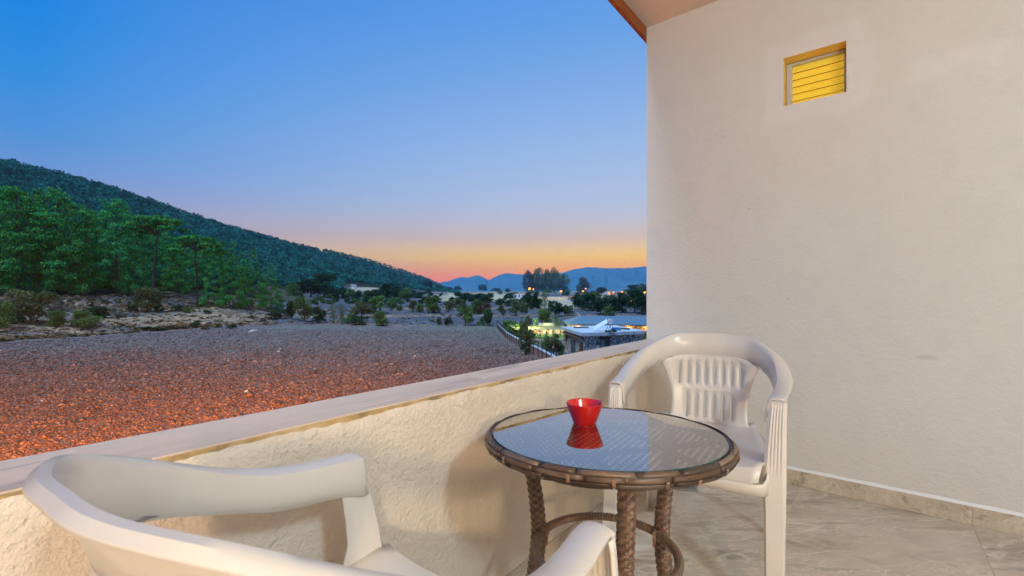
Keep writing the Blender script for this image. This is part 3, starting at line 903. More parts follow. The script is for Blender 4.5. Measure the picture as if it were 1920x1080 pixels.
def m_ground(name,sc,bs,bd):
    m=mat(name,(.3,.3,.3),.95,.1); t,b=base(m)
    a=N(t,'ShaderNodeVertexColor',layer_name='tint'); w=world_coords(t)
    na=noise(t,w,sc,6,.7); nb=noise(t,w,sc*.13,4,.6)
    f=stops(t,na,[(.32,(.38,)*3),(.5,(1,)*3),(.66,(1.6,)*3)]); f2=stops(t,nb,[(.3,(.82,)*3),(.7,(1.18,)*3)])
    c=mix(t,1.0,a.outputs['Color'],f,'MULTIPLY'); c=mix(t,1.0,c,f2,'MULTIPLY')
    t.links.new(c,b.inputs['Base Color']); bump(t,b,na,bs,bd); return m
M_field=m_ground('ploughed_soil',2.6,1.0,.25)
M_ground=m_ground('dry_ground',1.1,.8,.3)
def sub(name,maskf,colr,m):
    f=Fg[maskf]; u,inv=np.unique(f,return_inverse=True)
    me=np_mesh(name,Vg[u],inv.reshape(-1,4),m,colr[maskf],smooth=True); o=link(name,me,None); return setp(o,kind='structure')
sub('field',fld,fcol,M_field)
sub('ground',~fld,col,M_ground)
# clods of the ploughed field (too many to count)
octv=np.array([(1,0,0),(-1,0,0),(0,1,0),(0,-1,0),(0,0,1),(0,0,-.6)],float)
octf=np.array([(0,2,4),(2,1,4),(1,3,4),(3,0,4),(2,0,5),(1,2,5),(3,1,5),(0,3,5)])
nC=80000
pxc=rng.uniform(-60,1010,nC*2); dc=np.exp(rng.uniform(math.log(17),math.log(100),nC*2)); Xc=(pxc-960)/FOC*dc
lim=np.interp(pxc,KX,KD[:,0])*.97; fx=np.interp(dc,[a for a,b_ in FN],[b_ for a,b_ in FN]); ok=(dc<lim)&((Xc<fx-1)|(dc>106))
pxc,dc,Xc=pxc[ok][:nC],dc[ok][:nC],Xc[ok][:nC]; nC=len(dc)
sz=rng.gamma(2.6,.021,nC)*np.clip(dc/30,.8,1.7)+.03
zc=zpd(pxc,dc)+(fbm(Xc,dc,1.4,21,4)-.5)*.34+(fbm(Xc,dc,.25,31,2)-.5)*.25
Vc=octv[None]*rng.uniform(.55,1.25,(nC,6,3))*sz[:,None,None]*np.array([1,1,.62])
an=rng.uniform(0,6.28,nC); ca,sa=np.cos(an)[:,None],np.sin(an)[:,None]
Vc=np.stack([Vc[...,0]*ca-Vc[...,1]*sa,Vc[...,0]*sa+Vc[...,1]*ca,Vc[...,2]],-1)
cen=np.stack([Xc*RX+dc*FX,Xc*RY+dc*FY,zc+sz*.15],-1)
Vc=(Vc+cen[:,None]).reshape(-1,3); Fc=(octf[None]+(np.arange(nC)*6)[:,None,None]).reshape(-1,3)
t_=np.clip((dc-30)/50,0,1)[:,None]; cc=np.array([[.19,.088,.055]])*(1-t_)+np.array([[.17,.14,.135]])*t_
kind_=rng.random(nC)[:,None]; cc=cc*rng.uniform(.5,1.5,(nC,1)); cc=np.where(kind_<.03,np.array([[.10,.10,.11]]),cc); cc=np.where(kind_>.9985,np.array([[.5,.46,.42]]),cc)
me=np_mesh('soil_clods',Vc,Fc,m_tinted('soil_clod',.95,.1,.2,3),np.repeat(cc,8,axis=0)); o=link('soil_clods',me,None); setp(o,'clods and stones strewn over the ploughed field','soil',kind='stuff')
# dry tufts and low scrub on the banks
nT=8000; pxt=np.where(rng.random(nT)<.85,rng.uniform(-80,520,nT),rng.uniform(520,1000,nT)); kd1=np.interp(pxt,KX,KD[:,0]); kd3=np.interp(pxt,KX,KD[:,3]); dt=kd1*1.0+rng.random(nT)**1.2*(kd3*1.05-kd1)
Xt=(pxt-960)/FOC*dt; zt_=zpd(pxt,dt)+(fbm(Xt,dt,.35,41,4)-.5)*.5*np.clip(dt/60,.3,3)
s_=rng.gamma(2,.09,nT)+.08; tri=rng.normal(size=(nT,6,3,3))*s_[:,None,None,None]*np.array([1,1,.55]); tri[...,2]=np.abs(tri[...,2])
Vt=(tri+np.stack([Xt*RX+dt*FX,Xt*RY+dt*FY,zt_],-1)[:,None,None]).reshape(-1,3)
ct=np.where(rng.random((nT,1))<.55,np.array([[.30,.22,.12]]),np.array([[.10,.10,.055]]))*rng.uniform(.6,1.3,(nT,1))
M_leafy=None
def m_leaf(name,var=.2,tr_=.28):
    m=bpy.data.materials.new(name); m.use_nodes=True; t=m.node_tree; t.nodes.clear()
    a=N(t,'ShaderNodeVertexColor',layer_name='tint'); oi=N(t,'ShaderNodeObjectInfo')
    hs=N(t,'ShaderNodeHueSaturation'); t.links.new(a.outputs['Color'],hs.inputs['Color'])
    r1=N(t,'ShaderNodeMapRange'); r1.inputs['To Min'].default_value=.475; r1.inputs['To Max'].default_value=.52; t.links.new(oi.outputs['Random'],r1.inputs[0]); t.links.new(r1.outputs[0],hs.inputs['Hue'])
    r2=N(t,'ShaderNodeMapRange'); r2.inputs['To Min'].default_value=1-var; r2.inputs['To Max'].default_value=1+var; t.links.new(oi.outputs['Random'],r2.inputs[0]); t.links.new(r2.outputs[0],hs.inputs['Value'])
    d=N(t,'ShaderNodeBsdfDiffuse'); l=N(t,'ShaderNodeBsdfTranslucent'); mx=N(t,'ShaderNodeMixShader'); mx.inputs[0].default_value=tr_
    o=N(t,'ShaderNodeOutputMaterial')
    t.links.new(hs.outputs[0],d.inputs[0]); t.links.new(hs.outputs[0],l.inputs[0]); t.links.new(d.outputs[0],mx.inputs[1]); t.links.new(l.outputs[0],mx.inputs[2]); t.links.new(mx.outputs[0],o.inputs[0])
    return m
M_leaf=m_leaf('leaves'); M_needle=m_leaf('pine_needles',.15,.2)
me=np_mesh('dry_tufts',Vt,np.arange(len(Vt)).reshape(-1,3),M_leaf,np.repeat(ct,6,axis=0)); o=link('dry_grass',me,None); setp(o,'dry grass tufts and low scrub along the field banks','grass',kind='stuff')
M_bark=mat('bark',(.10,.08,.07),.9,.1); t,b=base(M_bark); w=coords(t,'Generated'); n_=noise(t,w,30,4,.6); t.links.new(stops(t,n_,[(.3,(.035,.032,.03)),(.7,(.10,.09,.08))]),b.inputs['Base Color'])

# ================================================================== TREES: unit crowns (height 1, width 1)
def leaves(centres, radii, n, size, cols, flat=.5, shell=.55, seed=0, up=.0):
    r=np.random.default_rng(seed); centres=np.array(centres); radii=np.array(radii)
    wgt=radii.prod(1)**.8; wgt/=wgt.sum(); k=r.choice(len(centres),n,p=wgt)
    u=r.normal(size=(n,3)); u/=np.linalg.norm(u,axis=1)[:,None]; rad=(shell+(1-shell)*r.random(n))[:,None]
    u[:,2]=np.where((u[:,2]<0)&(r.random(n)<.45),-u[:,2],u[:,2])
    p=centres[k]+u*radii[k]*rad
    nrm_=u*1.0+r.normal(size=(n,3))*.7+np.array([0,0,up]); nrm_/=np.linalg.norm(nrm_,axis=1)[:,None]
    a=np.cross(nrm_,r.normal(size=(n,3))); a/=np.linalg.norm(a,axis=1)[:,None]; b_=np.cross(nrm_,a)
    s_=size*r.uniform(.6,1.4,(n,1))
    q_=np.stack([p+a*s_,p+b_*s_*flat-a*s_*.3,p-a*s_,p-b_*s_*flat+a*s_*.3],1)
    clump=r.uniform(.72,1.28,len(centres))[k][:,None]
    c=np.array(cols)[r.integers(0,len(cols),n)]*clump*r.uniform(.8,1.2,(n,1))
    return q_.reshape(-1,3),np.arange(n*4).reshape(-1,4),c
def lumps(r,n,z0,z1,w0,rr,prof):
    cs=[];rd=[]
    for i in range(n):
        z=z0+(z1-z0)*(i+.5)/n+r.uniform(-.03,.03); R_=prof((z-z0)/(z1-z0))*.5
        a=r.uniform(0,6.283); q_=R_*math.sqrt(r.uniform(.1,1))*(1-rr*.6)
        k=rr*r.uniform(.7,1.3)
        cs.append((q_*math.cos(a),q_*math.sin(a),z)); rd.append((k,k,k*w0))
    return cs,rd
G1=[(.095,.185,.055),(.070,.135,.048),(.13,.21,.055)]
GP=[(.046,.33,.085),(.030,.24,.095),(.12,.38,.06),(.015,.11,.07)]
GO=[(.11,.15,.065),(.085,.12,.055),(.14,.16,.07)]
GD=[(.038,.078,.042),(.028,.058,.036),(.052,.092,.042)]
GA=[(.13,.12,.04),(.10,.10,.04),(.16,.13,.05)]
crowns={}
def mk(kind,v):
    key=(kind,v)
    if key in crowns: return crowns[key]
    r=np.random.default_rng(hash(kind)%1000 if False else sum(map(ord,kind))*7+v); tr=MB()
    branches=[]
    if kind in('bush','dark_bush','autumn_bush'):
        cs,rd=lumps(r,15,.10,.86,.8,.235,lambda t_:.98*math.sqrt(max(.05,1-(t_-.35)**2*1.6)))
        cl={'bush':G1,'dark_bush':GD,'autumn_bush':GA}[kind]; L=leaves(cs,rd,1800,.046,cl,seed=v)
        for k in range(4):
            a=r.uniform(0,6.28); branches.append([(0.03*math.cos(a),.03*math.sin(a),-.03),(.12*math.cos(a),.12*math.sin(a),.25),(.2*math.cos(a),.2*math.sin(a),.5)])
        br_=.022
    elif kind in('olive','oak','dark_oak'):
        cs,rd=lumps(r,19,.26,.88,.75,.205,lambda t_:1.0*math.sqrt(max(.05,1-(t_-.4)**2*1.9)))
        L=leaves(cs,rd,2100,.042,{'olive':GO,'oak':G1,'dark_oak':GD}[kind],seed=v+3)
        branches.append([(0,0,-.03),(.02,0,.18),(.0,.02,.4)])
        for k in range(5):
            a=r.uniform(0,6.28); branches.append([(0.0,.0,.2),(.12*math.cos(a),.12*math.sin(a),.38),(.3*math.cos(a),.3*math.sin(a),.6)])
        br_=.030
    elif kind=='pine':
        cs=[];rd=[]
        for k in range(44):
            t_=k/43; z=.20+.76*t_; a=r.uniform(0,6.283); R_=.5*min(1,1.25-t_*.95)*r.uniform(.35,.95); s_=.15*r.uniform(.7,1.25)*(1.1-.35*t_)
            cs.append((R_*math.cos(a),R_*math.sin(a),z)); rd.append((s_,s_,s_*.26))
            branches.append([(0,0,z-.08),(R_*.9*math.cos(a),R_*.9*math.sin(a),z-.01)])
        L=leaves(cs,rd,8500,.0155,GP,seed=v,up=.8,shell=.25,flat=.42); branches.insert(0,[(0,0,-.02),(.02,.01,.3),(-.01,.0,.65),(0,0,.93)]); br_=.011
    elif kind=='umbrella':
        cs=[];rd=[]
        for k in range(24):
            a=r.uniform(0,6.283); R_=.45*math.sqrt(r.random()); z=.93-.75*R_*R_-.10*r.random(); s_=.15*r.uniform(.7,1.2)
            cs.append((R_*math.cos(a),R_*math.sin(a),z)); rd.append((s_,s_,s_*.20)); branches.append([(0,0,.70),(R_*.45*math.cos(a),R_*.45*math.sin(a),.79),(R_*.9*math.cos(a),R_*.9*math.sin(a),z-.01)])
        L=leaves(cs,rd,4800,.019,GP,seed=v+9,up=.8,shell=.3,flat=.6); branches.insert(0,[(.03,0,-.04),(.05,.01,.2),(.01,.0,.45),(-.03,0,.7),(0,0,.85)]); br_=.020
    elif kind=='conifer':
        cs=[];rd=[]
        for k in range(38):
            t_=(k+.5)/38; a=k*2.4; R_=.40*(1-t_)**.75+.02; s_=.15*(1-t_*.65)
            cs.append((R_*.8*math.cos(a),R_*.8*math.sin(a),.04+.92*t_)); rd.append((s_,s_,s_*.42))
        L=leaves(cs,rd,6000,.0165,GP+[(.08,.20,.05)],seed=v+5,up=.3,shell=.25,flat=.38); branches.append([(0,0,-.02),(0,0,.55)]); br_=.009
    elif kind in('poplar','poplar_dry'):
        cs,rd=lumps(r,30,.08,.94,1.2,.20,lambda t_:.95*math.sqrt(max(.04,1-(t_-.42)**2*2.9)))
        L=leaves(cs,rd,3200,.034,([(.15,.20,.05),(.12,.17,.05),(.2,.2,.06)]) if kind=='poplar' else [(.12,.09,.05),(.09,.09,.045)],seed=v+1); branches.append([(0,0,-.02),(0,0,.5),(0,0,.9)]); br_=.02
        for k in range(6):
            a=r.uniform(0,6.28); branches.append([(0,0,.2+.07*k),(.22*math.cos(a),.22*math.sin(a),.45+.08*k)])
    elif kind=='cypress':
        cs,rd=lumps(r,14,.08,.93,1.5,.26,lambda t_:.6*math.sqrt(max(.03,1-(t_-.3)**2*1.9)))
        L=leaves(cs,rd,1200,.03,G1,seed=v+1); branches.append([(0,0,-.02),(0,0,.9)]); br_=.03
    else: # bare
        cs=[];rd=[];branches.append([(0,0,-.03),(.04,0,.2),(-.02,0,.42)])
        for k in range(26):
            a=r.uniform(0,6.28); e=(.45*math.cos(a)*r.uniform(.4,1),.45*math.sin(a)*r.uniform(.4,1),r.uniform(.55,.98)); branches.append([(-.01,0,.3+.01*(k%8)),((e[0])*.45,(e[1])*.45,.35+e[2]*.3),e]); cs.append(e); rd.append((.10,.10,.08))
        L=leaves(cs,rd,420,.022,[(.17,.13,.09),(.12,.11,.06)],seed=v); br_=.016
    for i,p in enumerate(branches):
        if len(p)<2: continue
        r0=br_*(1 if i==0 else (.28 if kind=='umbrella' else .42)); pp=cr(p,4) if len(p)>2 else np.array(p); tr.tube([tuple(x) for x in pp],list(np.linspace(r0*1.25,r0*.4,len(pp))),5,cap=False)
    mm=M_needle if kind in('pine','umbrella','conifer') else M_leaf
    cm=np_mesh(kind+'_crown',L[0],L[1],mm,L[2]); tm_=tr.mesh(kind+'_trunk'); tm_.materials.append(M_bark)
    crowns[key]=(cm,tm_); return crowns[key]
NM={'bush':'bush','dark_bush':'bush','autumn_bush':'bush','olive':'olive_tree','oak':'oak_tree','dark_oak':'oak_tree','pine':'pine_tree','umbrella':'pine_tree','conifer':'young_pine_tree','poplar':'poplar_tree','poplar_dry':'poplar_tree','cypress':'conifer_shrub','bare':'bare_tree'}
seq=[0]
def tree(kind,px,yb,h,w,label,group=None,d=None,cat=None,z=None):
    if d is None: d=d_at(px,yb)
    X=(px-960)/FOC*d; zz=float(zpd(px,d))-.1 if z is None else z
    H=(CZ-zz+(HOR-(yb-h))*d/FOC)
    H=max(H,h*d/FOC*.6); Wd=w*d/FOC*1.08
    seq[0]+=1; v=seq[0]%3; cm,tm_=mk(kind,v)
    e=empty(NM[kind],label,cat or ('bush' if 'bush' in kind or kind=='cypress' else 'tree'),cw(X,d,zz),random.uniform(0,6.28),group,(Wd,Wd,H))
    o=bpy.data.objects.new('crown',cm); C.objects.link(o); o.parent=e
    o=bpy.data.objects.new('trunk',tm_); C.objects.link(o); o.parent=e
    return e
ORD=['first','second','third','fourth','fifth','sixth','seventh','eighth','ninth','tenth','eleventh','twelfth','thirteenth','fourteenth','fifteenth','sixteenth','seventeenth','eighteenth','nineteenth','twentieth']
def row(items,fmt,group):
    items=sorted(items,key=lambda a:a[1])
    for i,it in enumerate(items):
        k,px,yb,h,w=it[:5]; 
        desc={'bush':'green bush','dark_bush':'dark bush','autumn_bush':'yellowish bush','olive':'grey-green olive-like tree','oak':'round green tree','dark_oak':'dark round tree','bare':'sparse bare-branched tree','cypress':'slim upright conifer','poplar':'tall leafy poplar','poplar_dry':'thin brownish poplar','conifer':'young pine'}[k]
        tree(k,px,yb,h,w,fmt.format(d=desc,o=ORD[i]),group)
# row along the far edge of the ploughed field
row([('dark_bush',519,600,25,32),('dark_oak',548,601,36,26),('oak',571,603,46,32),('dark_bush',597,607,32,26),('cypress',626,607,36,16),('cypress',640,607,32,14),('bush',654,608,20,18),('dark_bush',673,610,19,30),('bush',714,611,30,34),
     ('olive',823,612,18,10),('dark_oak',841,612,17,17),('oak',873,611,38,28),('bush',901,611,14,13),('dark_oak',918,612,32,28)],'{d}, {o} from the left in the row edging the ploughed field','bushes edging the far side of the field')
row([('olive',679,596,30,42),('oak',713,588,34,32),('oak',733,584,22,17),('bush',748,584,13,12),('olive',773,584,22,15),('bush',787,586,18,16),('bush',811,587,34,34),('olive',842,585,21,19),('olive',862,585,27,24),('autumn_bush',905,589,24,26),('bush',892,588,27,22),
     ('olive',941,592,20,14),('olive',967,592,29,26),('olive',984,592,26,17),('dark_oak',1041,594,29,28),('olive',1059,593,22,12),('olive',1068,593,21,15)],'{d}, {o} from the left in the orchard row beyond the grey field','orchard row beyond the grey field')
row([('dark_oak',582,557,36,44),('dark_oak',607,557,46,40),('bush',551,556,26,24),('dark_bush',625,560,22,26),('dark_bush',641,560,21,24),('bush',655,561,19,22),('dark_bush',668,562,18,20),('bush',688,561,18,22),('dark_bush',702,562,20,22),('dark_oak',727,564,34,30),('dark_oak',744,565,30,26),('oak',762,567,26,26),('dark_bush',715,559,22,22),
     ('dark_bush',790,560,14,24),('dark_bush',862,566,19,26),('dark_bush',880,566,18,24),('dark_bush',898,567,18,24),('dark_bush',916,569,20,26)],'{d}, {o} from the left in the tree line below the wooded hill','tree line in the middle distance')
row([('dark_bush',937,573,14,28),('dark_bush',961,575,15,26),('dark_bush',991,578,30,18),('dark_bush',1001,580,34,16),('dark_bush',1011,580,20,14),('cypress',1022,581,34,22),('dark_bush',1033,577,14,10),('dark_oak',1085,581,30,26),('dark_bush',1105,584,34,34),('dark_oak',1125,589,30,28),('dark_bush',1138,582,24,22),('bush',1142,592,17,26),
     ('dark_bush',1152,586,30,30),('dark_bush',1170,587,34,28),('dark_oak',1190,588,48,34),('dark_bush',1204,589,44,28),('dark_oak',1222,589,44,34),('dark_oak',1248,589,40,34)],'{d}, {o} from the left in the dark hedgerow behind the buildings','dark hedgerow behind the buildings')
row([('poplar_dry',992,549,38,24),('poplar',1009,549,42,24),('poplar',1024,549,38,24),('poplar',1040,549,40,24),('poplar',1056,549,32,24),('poplar_dry',1093,549,26,26),('dark_oak',1128,552,14,22),('dark_oak',1187,553,20,24),('dark_oak',1204,554,22,18),('dark_oak',905,541,8,16),('dark_oak',858,545,9,14),('dark_oak',800,543,18,22),('dark_oak',822,545,10,14),('dark_oak',842,546,8,14),('dark_oak',930,548,8,18),('dark_oak',950,549,8,14)],'{d}, {o} from the left among the far trees on the valley skyline','far trees along the valley skyline')
# little far trees, scattered over the valley floor
k=0
for i in range(210):
    px=random.uniform(560,1235); y=random.uniform(548.5 if px>700 else 554,572); d=d_at(px,y)
    if any(a<px<b_ and c<y<e for a,b_,c,e in ((1012,1078,556,579),(836,934,549,559),(952,986,545,556))): continue
    h=random.uniform(4,9)*(1.35 if y>558 else 1); tree(random.choice(['bush','dark_bush','dark_bush']),px,y,h,h*random.uniform(1.0,1.7),'small dark tree '+('on the dark fields below the wooded hill' if px<700 else 'between the wooded hill and the stubble fields' if px<840 else 'among the stubble fields left of the poplar clump' if px<985 else 'among the fields in front of the poplar clump' if px<1080 else 'in the fields in front of the lit village')+' of the far valley','small trees dotted over the far valley')
# shrubs on the left bank
for (k_,px,yb,h,w,lb) in (('bush',6,618,56,34,'tall grey-green bush cut by the left edge of the picture'),('olive',55,608,66,66,'large spreading multi-stemmed bush on the left bank'),('bare',100,602,44,44,'grey leafless shrub behind the large left bush'),('bush',105,615,36,30,'dense upright green bush right of the large left bush'),
    ('bush',160,617,34,42,'loose low green bush beside the pale stone'),('dark_bush',186,598,24,36,'dark wide bush on the stony slope'),('bare',220,612,42,32,'small thin tree with a crooked bare trunk on the dry grass'),('olive',277,588,50,44,'rounded pale green tree standing alone on the bank'),('dark_bush',250,587,22,18,'small dark bush touching the lone rounded tree'),
    ('dark_bush',296,585,14,16,'small dark bush just right of the lone rounded tree'),('dark_bush',332,586,15,22,'low dark bush on the upper bank below the first bare trunk'),('bush',354,588,12,18,'low green bush on the upper bank below the umbrella pine'),('dark_bush',30,612,26,22,'small dark bush under the large left bush'),('dark_bush',388,590,9,14,'tiny bush at the foot of the young pines')):
    tree(k_,px,yb,h,w,lb,'shrubs on the left bank')
for i,(px,yb,h,w) in enumerate(((270,620,8,26),(243,618,8,16),(298,620,7,30),(330,617,7,26),(366,613,9,18),(405,614,8,20),(433,616,9,18),(386,618,6,16),(142,614,10,14),(493,604,8,10))):
    tree('autumn_bush' if i%2 else 'dark_bush',px,yb,h,w,'low heath cushion on the dry bank, %s from the left'%ORD[sorted([270,243,298,330,366,405,433,386,142,493]).index(px)],'low heath cushions on the dry bank')
# pines: the two with bare trunks, then the wood
tree('umbrella',368,573,143,84,'umbrella-shaped pine with a tall bare trunk, standing right in front of the wood')
tree('umbrella',292,561,170,96,'tall pine with a bent bare trunk in the middle of the wood edge')
env=lambda px:float(np.interp(px,[-120,0,100,150,200,230,262,300,340,380,430,480,520,545],[335,345,348,368,368,368,402,396,436,432,450,466,495,520]))
PW=[('conifer',140,551,92,58,'yellow-green young pine standing forward of the left wood'),('conifer',2,553,120,80,'blue-green young pine at the left edge of the picture'),('conifer',402,576,118,56,'young pine beside the umbrella pine'),('conifer',436,579,132,60,'tall young pine in the right end of the wood'),('conifer',474,580,118,64,'dense young pine near the right end of the wood'),('conifer',508,580,90,54,'bright young pine closing the right end of the wood'),
    ('pine',108,552,200,120,'biggest layered pine of the left wood'),('pine',30,552,205,120,'big layered pine left of the biggest one'),('pine',218,552,182,80,'tall round-topped pine in the middle of the wood'),('conifer',330,552,112,60,'young pine filling the gap between the two bare trunks'),('conifer',250,548,126,66,'young pine left of the bent trunk')]
for a in PW: tree(*a[:5],a[5],'pines of the wood on the left slope')
for i in range(96):
    px=random.uniform(-130,530); d=float(np.interp(px,KX,KD[:,3]))*random.uniform(1.02,1.75); top=env(px)+random.uniform(0,48)
    z=float(zpd(px,d)); yb=HOR-(z-CZ)*FOC/d; h=yb-top
    if h<25: continue
    tree(random.choice(['pine','conifer']),px,yb,h,max(42,h*random.uniform(.42,.6)),'green pine in the '+('front' if d<float(np.interp(px,KX,KD[:,3]))*1.3 else 'back')+' ranks of the dense wood, '+('left part' if px<110 else 'middle part' if px<330 else 'lower right part'),'pines inside the wood on the left slope',d=d)
# hillside forest: one mass
nH=15000; pxh=rng.uniform(-260,860,nH*4)
kd3=np.interp(pxh,KX,KD[:,3]); kd6=np.interp(pxh,KX,KD[:,6]); u=rng.random(nH*4); dh=np.exp(np.log(kd3*1.15)*(1-u)+np.log(kd6*1.0)*u)
keep=(rng.random(nH*4)<np.clip(dh*0.0016,.15,1))&~((pxh>640)&(dh<kd6*.40))&~((pxh>480)&(dh<330)); pxh,dh=pxh[keep][:nH],dh[keep][:nH]; nH=len(dh)
Xh=(pxh-960)/FOC*dh; zh=zpd(pxh,dh); Hh=rng.uniform(5.5,10.5,nH)*np.clip(dh/500,.8,1.5); 
nl=42; uu=rng.normal(size=(nH,nl,3)); uu/=np.linalg.norm(uu,axis=2)[...,None]; uu[...,2]=np.abs(uu[...,2])*.9-.15
cpos=uu*np.stack([Hh*.46,Hh*.46,Hh*.5],-1)[:,None]*rng.uniform(.65,1.05,(nH,nl,1)); cpos[...,2]+=(Hh*.5)[:,None]
aa=np.clip(rng.normal(size=(nH,nl,3,3)),-1.4,1.4)*(Hh*.115)[:,None,None,None]
Vh=(cpos[:,:,None]+aa+np.stack([Xh*RX+dh*FX,Xh*RY+dh*FY,zh],-1)[:,None,None]).reshape(-1,3)
ch=np.array([[.026,.135,.125]])*rng.uniform(.3,1.9,(nH,1))+np.array([[.02,.02,0]])*rng.random((nH,1))
me=np_mesh('hill_forest',Vh,np.arange(len(Vh)).reshape(-1,3),M_needle,np.repeat(ch,nl,axis=0)); o=link('hillside_forest',me,None); setp(o,'dense pine forest covering the long hill on the left','forest',kind='stuff')

# far mountains with real depth
def mountain(name,pts,d0,seed,rugged):
    xs=np.linspace(pts[0][0],pts[-1][0],420); ys=np.interp(xs,[p[0] for p in pts],[p[1] for p in pts]); ys=ys+(vnoise1(xs,.35,seed)-.5)*1.0
    prof=np.linspace(0,1,40); V=[]
    H_=(HOR-ys)*d0/FOC
    depth=d0*.32
    for k,t_ in enumerate(prof):
        d=d0-depth*(1-t_)*(1 if t_<=1 else 1); d=d*np.ones(len(xs))
        rid=fbm(xs*.05,np.full(len(xs),t_*3),1.0,seed+5,4)
        z=CZ*0+ H_*(t_**1.1)*(1+(rid-.5)*rugged*np.sin(math.pi*t_))
        X=(xs-960)/FOC*d; V.append(np.stack([X*RX+d*FX,X*RY+d*FY,z+CZ*t_],-1))
    for t_ in (.5,0.0):
        d=(d0+depth*.3*(1-t_))*np.ones(len(xs)); X=(xs-960)/FOC*d0; z=H_*t_; V.append(np.stack([X*RX+d*FX,X*RY+d*FY,z],-1))
    V=np.array(V); a,b_=V.shape[:2]; ii,jj=np.meshgrid(np.arange(a-1),np.arange(b_-1),indexing='ij')
    F=np.stack([ii*b_+jj,(ii)*b_+jj+1,(ii+1)*b_+jj+1,(ii+1)*b_+jj],-1).reshape(-1,4)
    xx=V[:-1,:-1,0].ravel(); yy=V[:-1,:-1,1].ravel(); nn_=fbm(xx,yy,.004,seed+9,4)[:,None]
    c=np.array([[.03,.12,.19]])*(1-nn_)+np.array([[.07,.17,.24]])*nn_  # extra blue in the base colour stands in for distance haze
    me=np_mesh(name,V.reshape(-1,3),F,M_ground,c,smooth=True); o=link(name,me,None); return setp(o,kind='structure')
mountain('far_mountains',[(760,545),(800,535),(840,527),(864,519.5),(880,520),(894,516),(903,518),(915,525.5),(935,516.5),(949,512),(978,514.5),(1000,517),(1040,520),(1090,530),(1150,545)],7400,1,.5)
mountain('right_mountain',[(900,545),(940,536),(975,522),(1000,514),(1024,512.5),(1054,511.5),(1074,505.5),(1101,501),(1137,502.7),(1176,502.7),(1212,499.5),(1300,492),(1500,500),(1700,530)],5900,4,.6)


# ================================================================== BUILDINGS BEYOND THE FIELD
def m_rubble(name,sc,stone,mortar,bs=.5):
    m=mat(name,stone,.9,.2); t,b=base(m); w=world_coords(t)
    nz=N(t,'ShaderNodeTexNoise'); nz.inputs['Scale'].default_value=1.4; t.links.new(w,nz.inputs['Vector'])
    ad=N(t,'ShaderNodeMixRGB') if False else N(t,'ShaderNodeVectorMath',operation='MULTIPLY_ADD'); ad.inputs[1].default_value=(.25,.25,.25); t.links.new(nz.outputs['Color'],ad.inputs[0]); t.links.new(w,ad.inputs[2])
    v=N(t,'ShaderNodeTexVoronoi',feature='DISTANCE_TO_EDGE'); v.inputs['Scale'].default_value=sc; t.links.new(ad.outputs[0],v.inputs['Vector'])
    v2=N(t,'ShaderNodeTexVoronoi'); v2.inputs['Scale'].default_value=sc; t.links.new(ad.outputs[0],v2.inputs['Vector'])
    sv=N(t,'ShaderNodeSeparateColor'); t.links.new(v2.outputs['Color'],sv.inputs[0])
    c=stops(t,sv.outputs[0],[(0,tuple(x*.62 for x in stone)),(.5,stone),(1,tuple(min(1,x*1.3) for x in stone))])
    e=stops(t,v.outputs['Distance'],[(.05,(0,0,0)),(.11,(1,1,1))])
    c=mix(t,e,mortar,c); t.links.new(c,b.inputs['Base Color']); bump(t,b,e,bs,.05); return m
M_rub=m_rubble('rubble_stone',2.5,(.64,.52,.44),(.16,.11,.09))
M_rubl=m_rubble('pale_rubble_stone',2.2,(.60,.56,.46),(.22,.2,.15))
M_conc=mat('pale_concrete',(.50,.50,.50),.8,.3); t,b=base(M_conc); w=world_coords(t); n_=noise(t,w,1.2,5,.6); t.links.new(stops(t,n_,[(.3,(.40,.41,.43)),(.7,(.60,.60,.60))]),b.inputs['Base Color'])
M_coat=mat('roof_membrane',(.50,.56,.62),.45,.4); t,b=base(M_coat); w=world_coords(t); n_=noise(t,w,.8,5,.6); t.links.new(stops(t,n_,[(.3,(.40,.46,.52)),(.7,(.60,.66,.72))]),b.inputs['Base Color'])
M_wood=mat('brown_timber',(.12,.055,.03),.7,.3)
M_winglass=mat('dark_window_glass',(.05,.06,.06),.12,.6)
M_curt=mat('closed_grey_curtain',(.22,.25,.19),.8,.2)
M_bluetile=mat('blue_grey_roof_sheet',(.10,.17,.22),.5,.4); t,b=base(M_bluetile); w=world_coords(t); n_=noise(t,w,2,4,.6); t.links.new(stops(t,n_,[(.3,(.08,.14,.19)),(.7,(.13,.21,.27))]),b.inputs['Base Color'])
M_cop=mat('pale_coping',(.52,.54,.58),.7,.3)
M_brick=mat('reddish_block_wall',(.30,.17,.13),.9,.2); t,b=base(M_brick); w=world_coords(t); n_=noise(t,w,3,5,.6); t.links.new(stops(t,n_,[(.3,(.22,.13,.10)),(.7,(.38,.24,.18))]),b.inputs['Base Color'])
M_amber=emit('amber_lamp',(1,.33,.04),3.2)
M_amber2=emit('amber_glow',(1,.42,.06),1.6)

def point(parent,loc,col,power,r=.1):
    l=bpy.data.lights.new('bulb','POINT'); l.color=col; l.energy=power; l.shadow_soft_size=r
    o=bpy.data.objects.new('bulb',l); C.objects.link(o); o.parent=parent; o.location=loc; return o
def cwv(X,d,z): return tuple(cw(X,d,z))
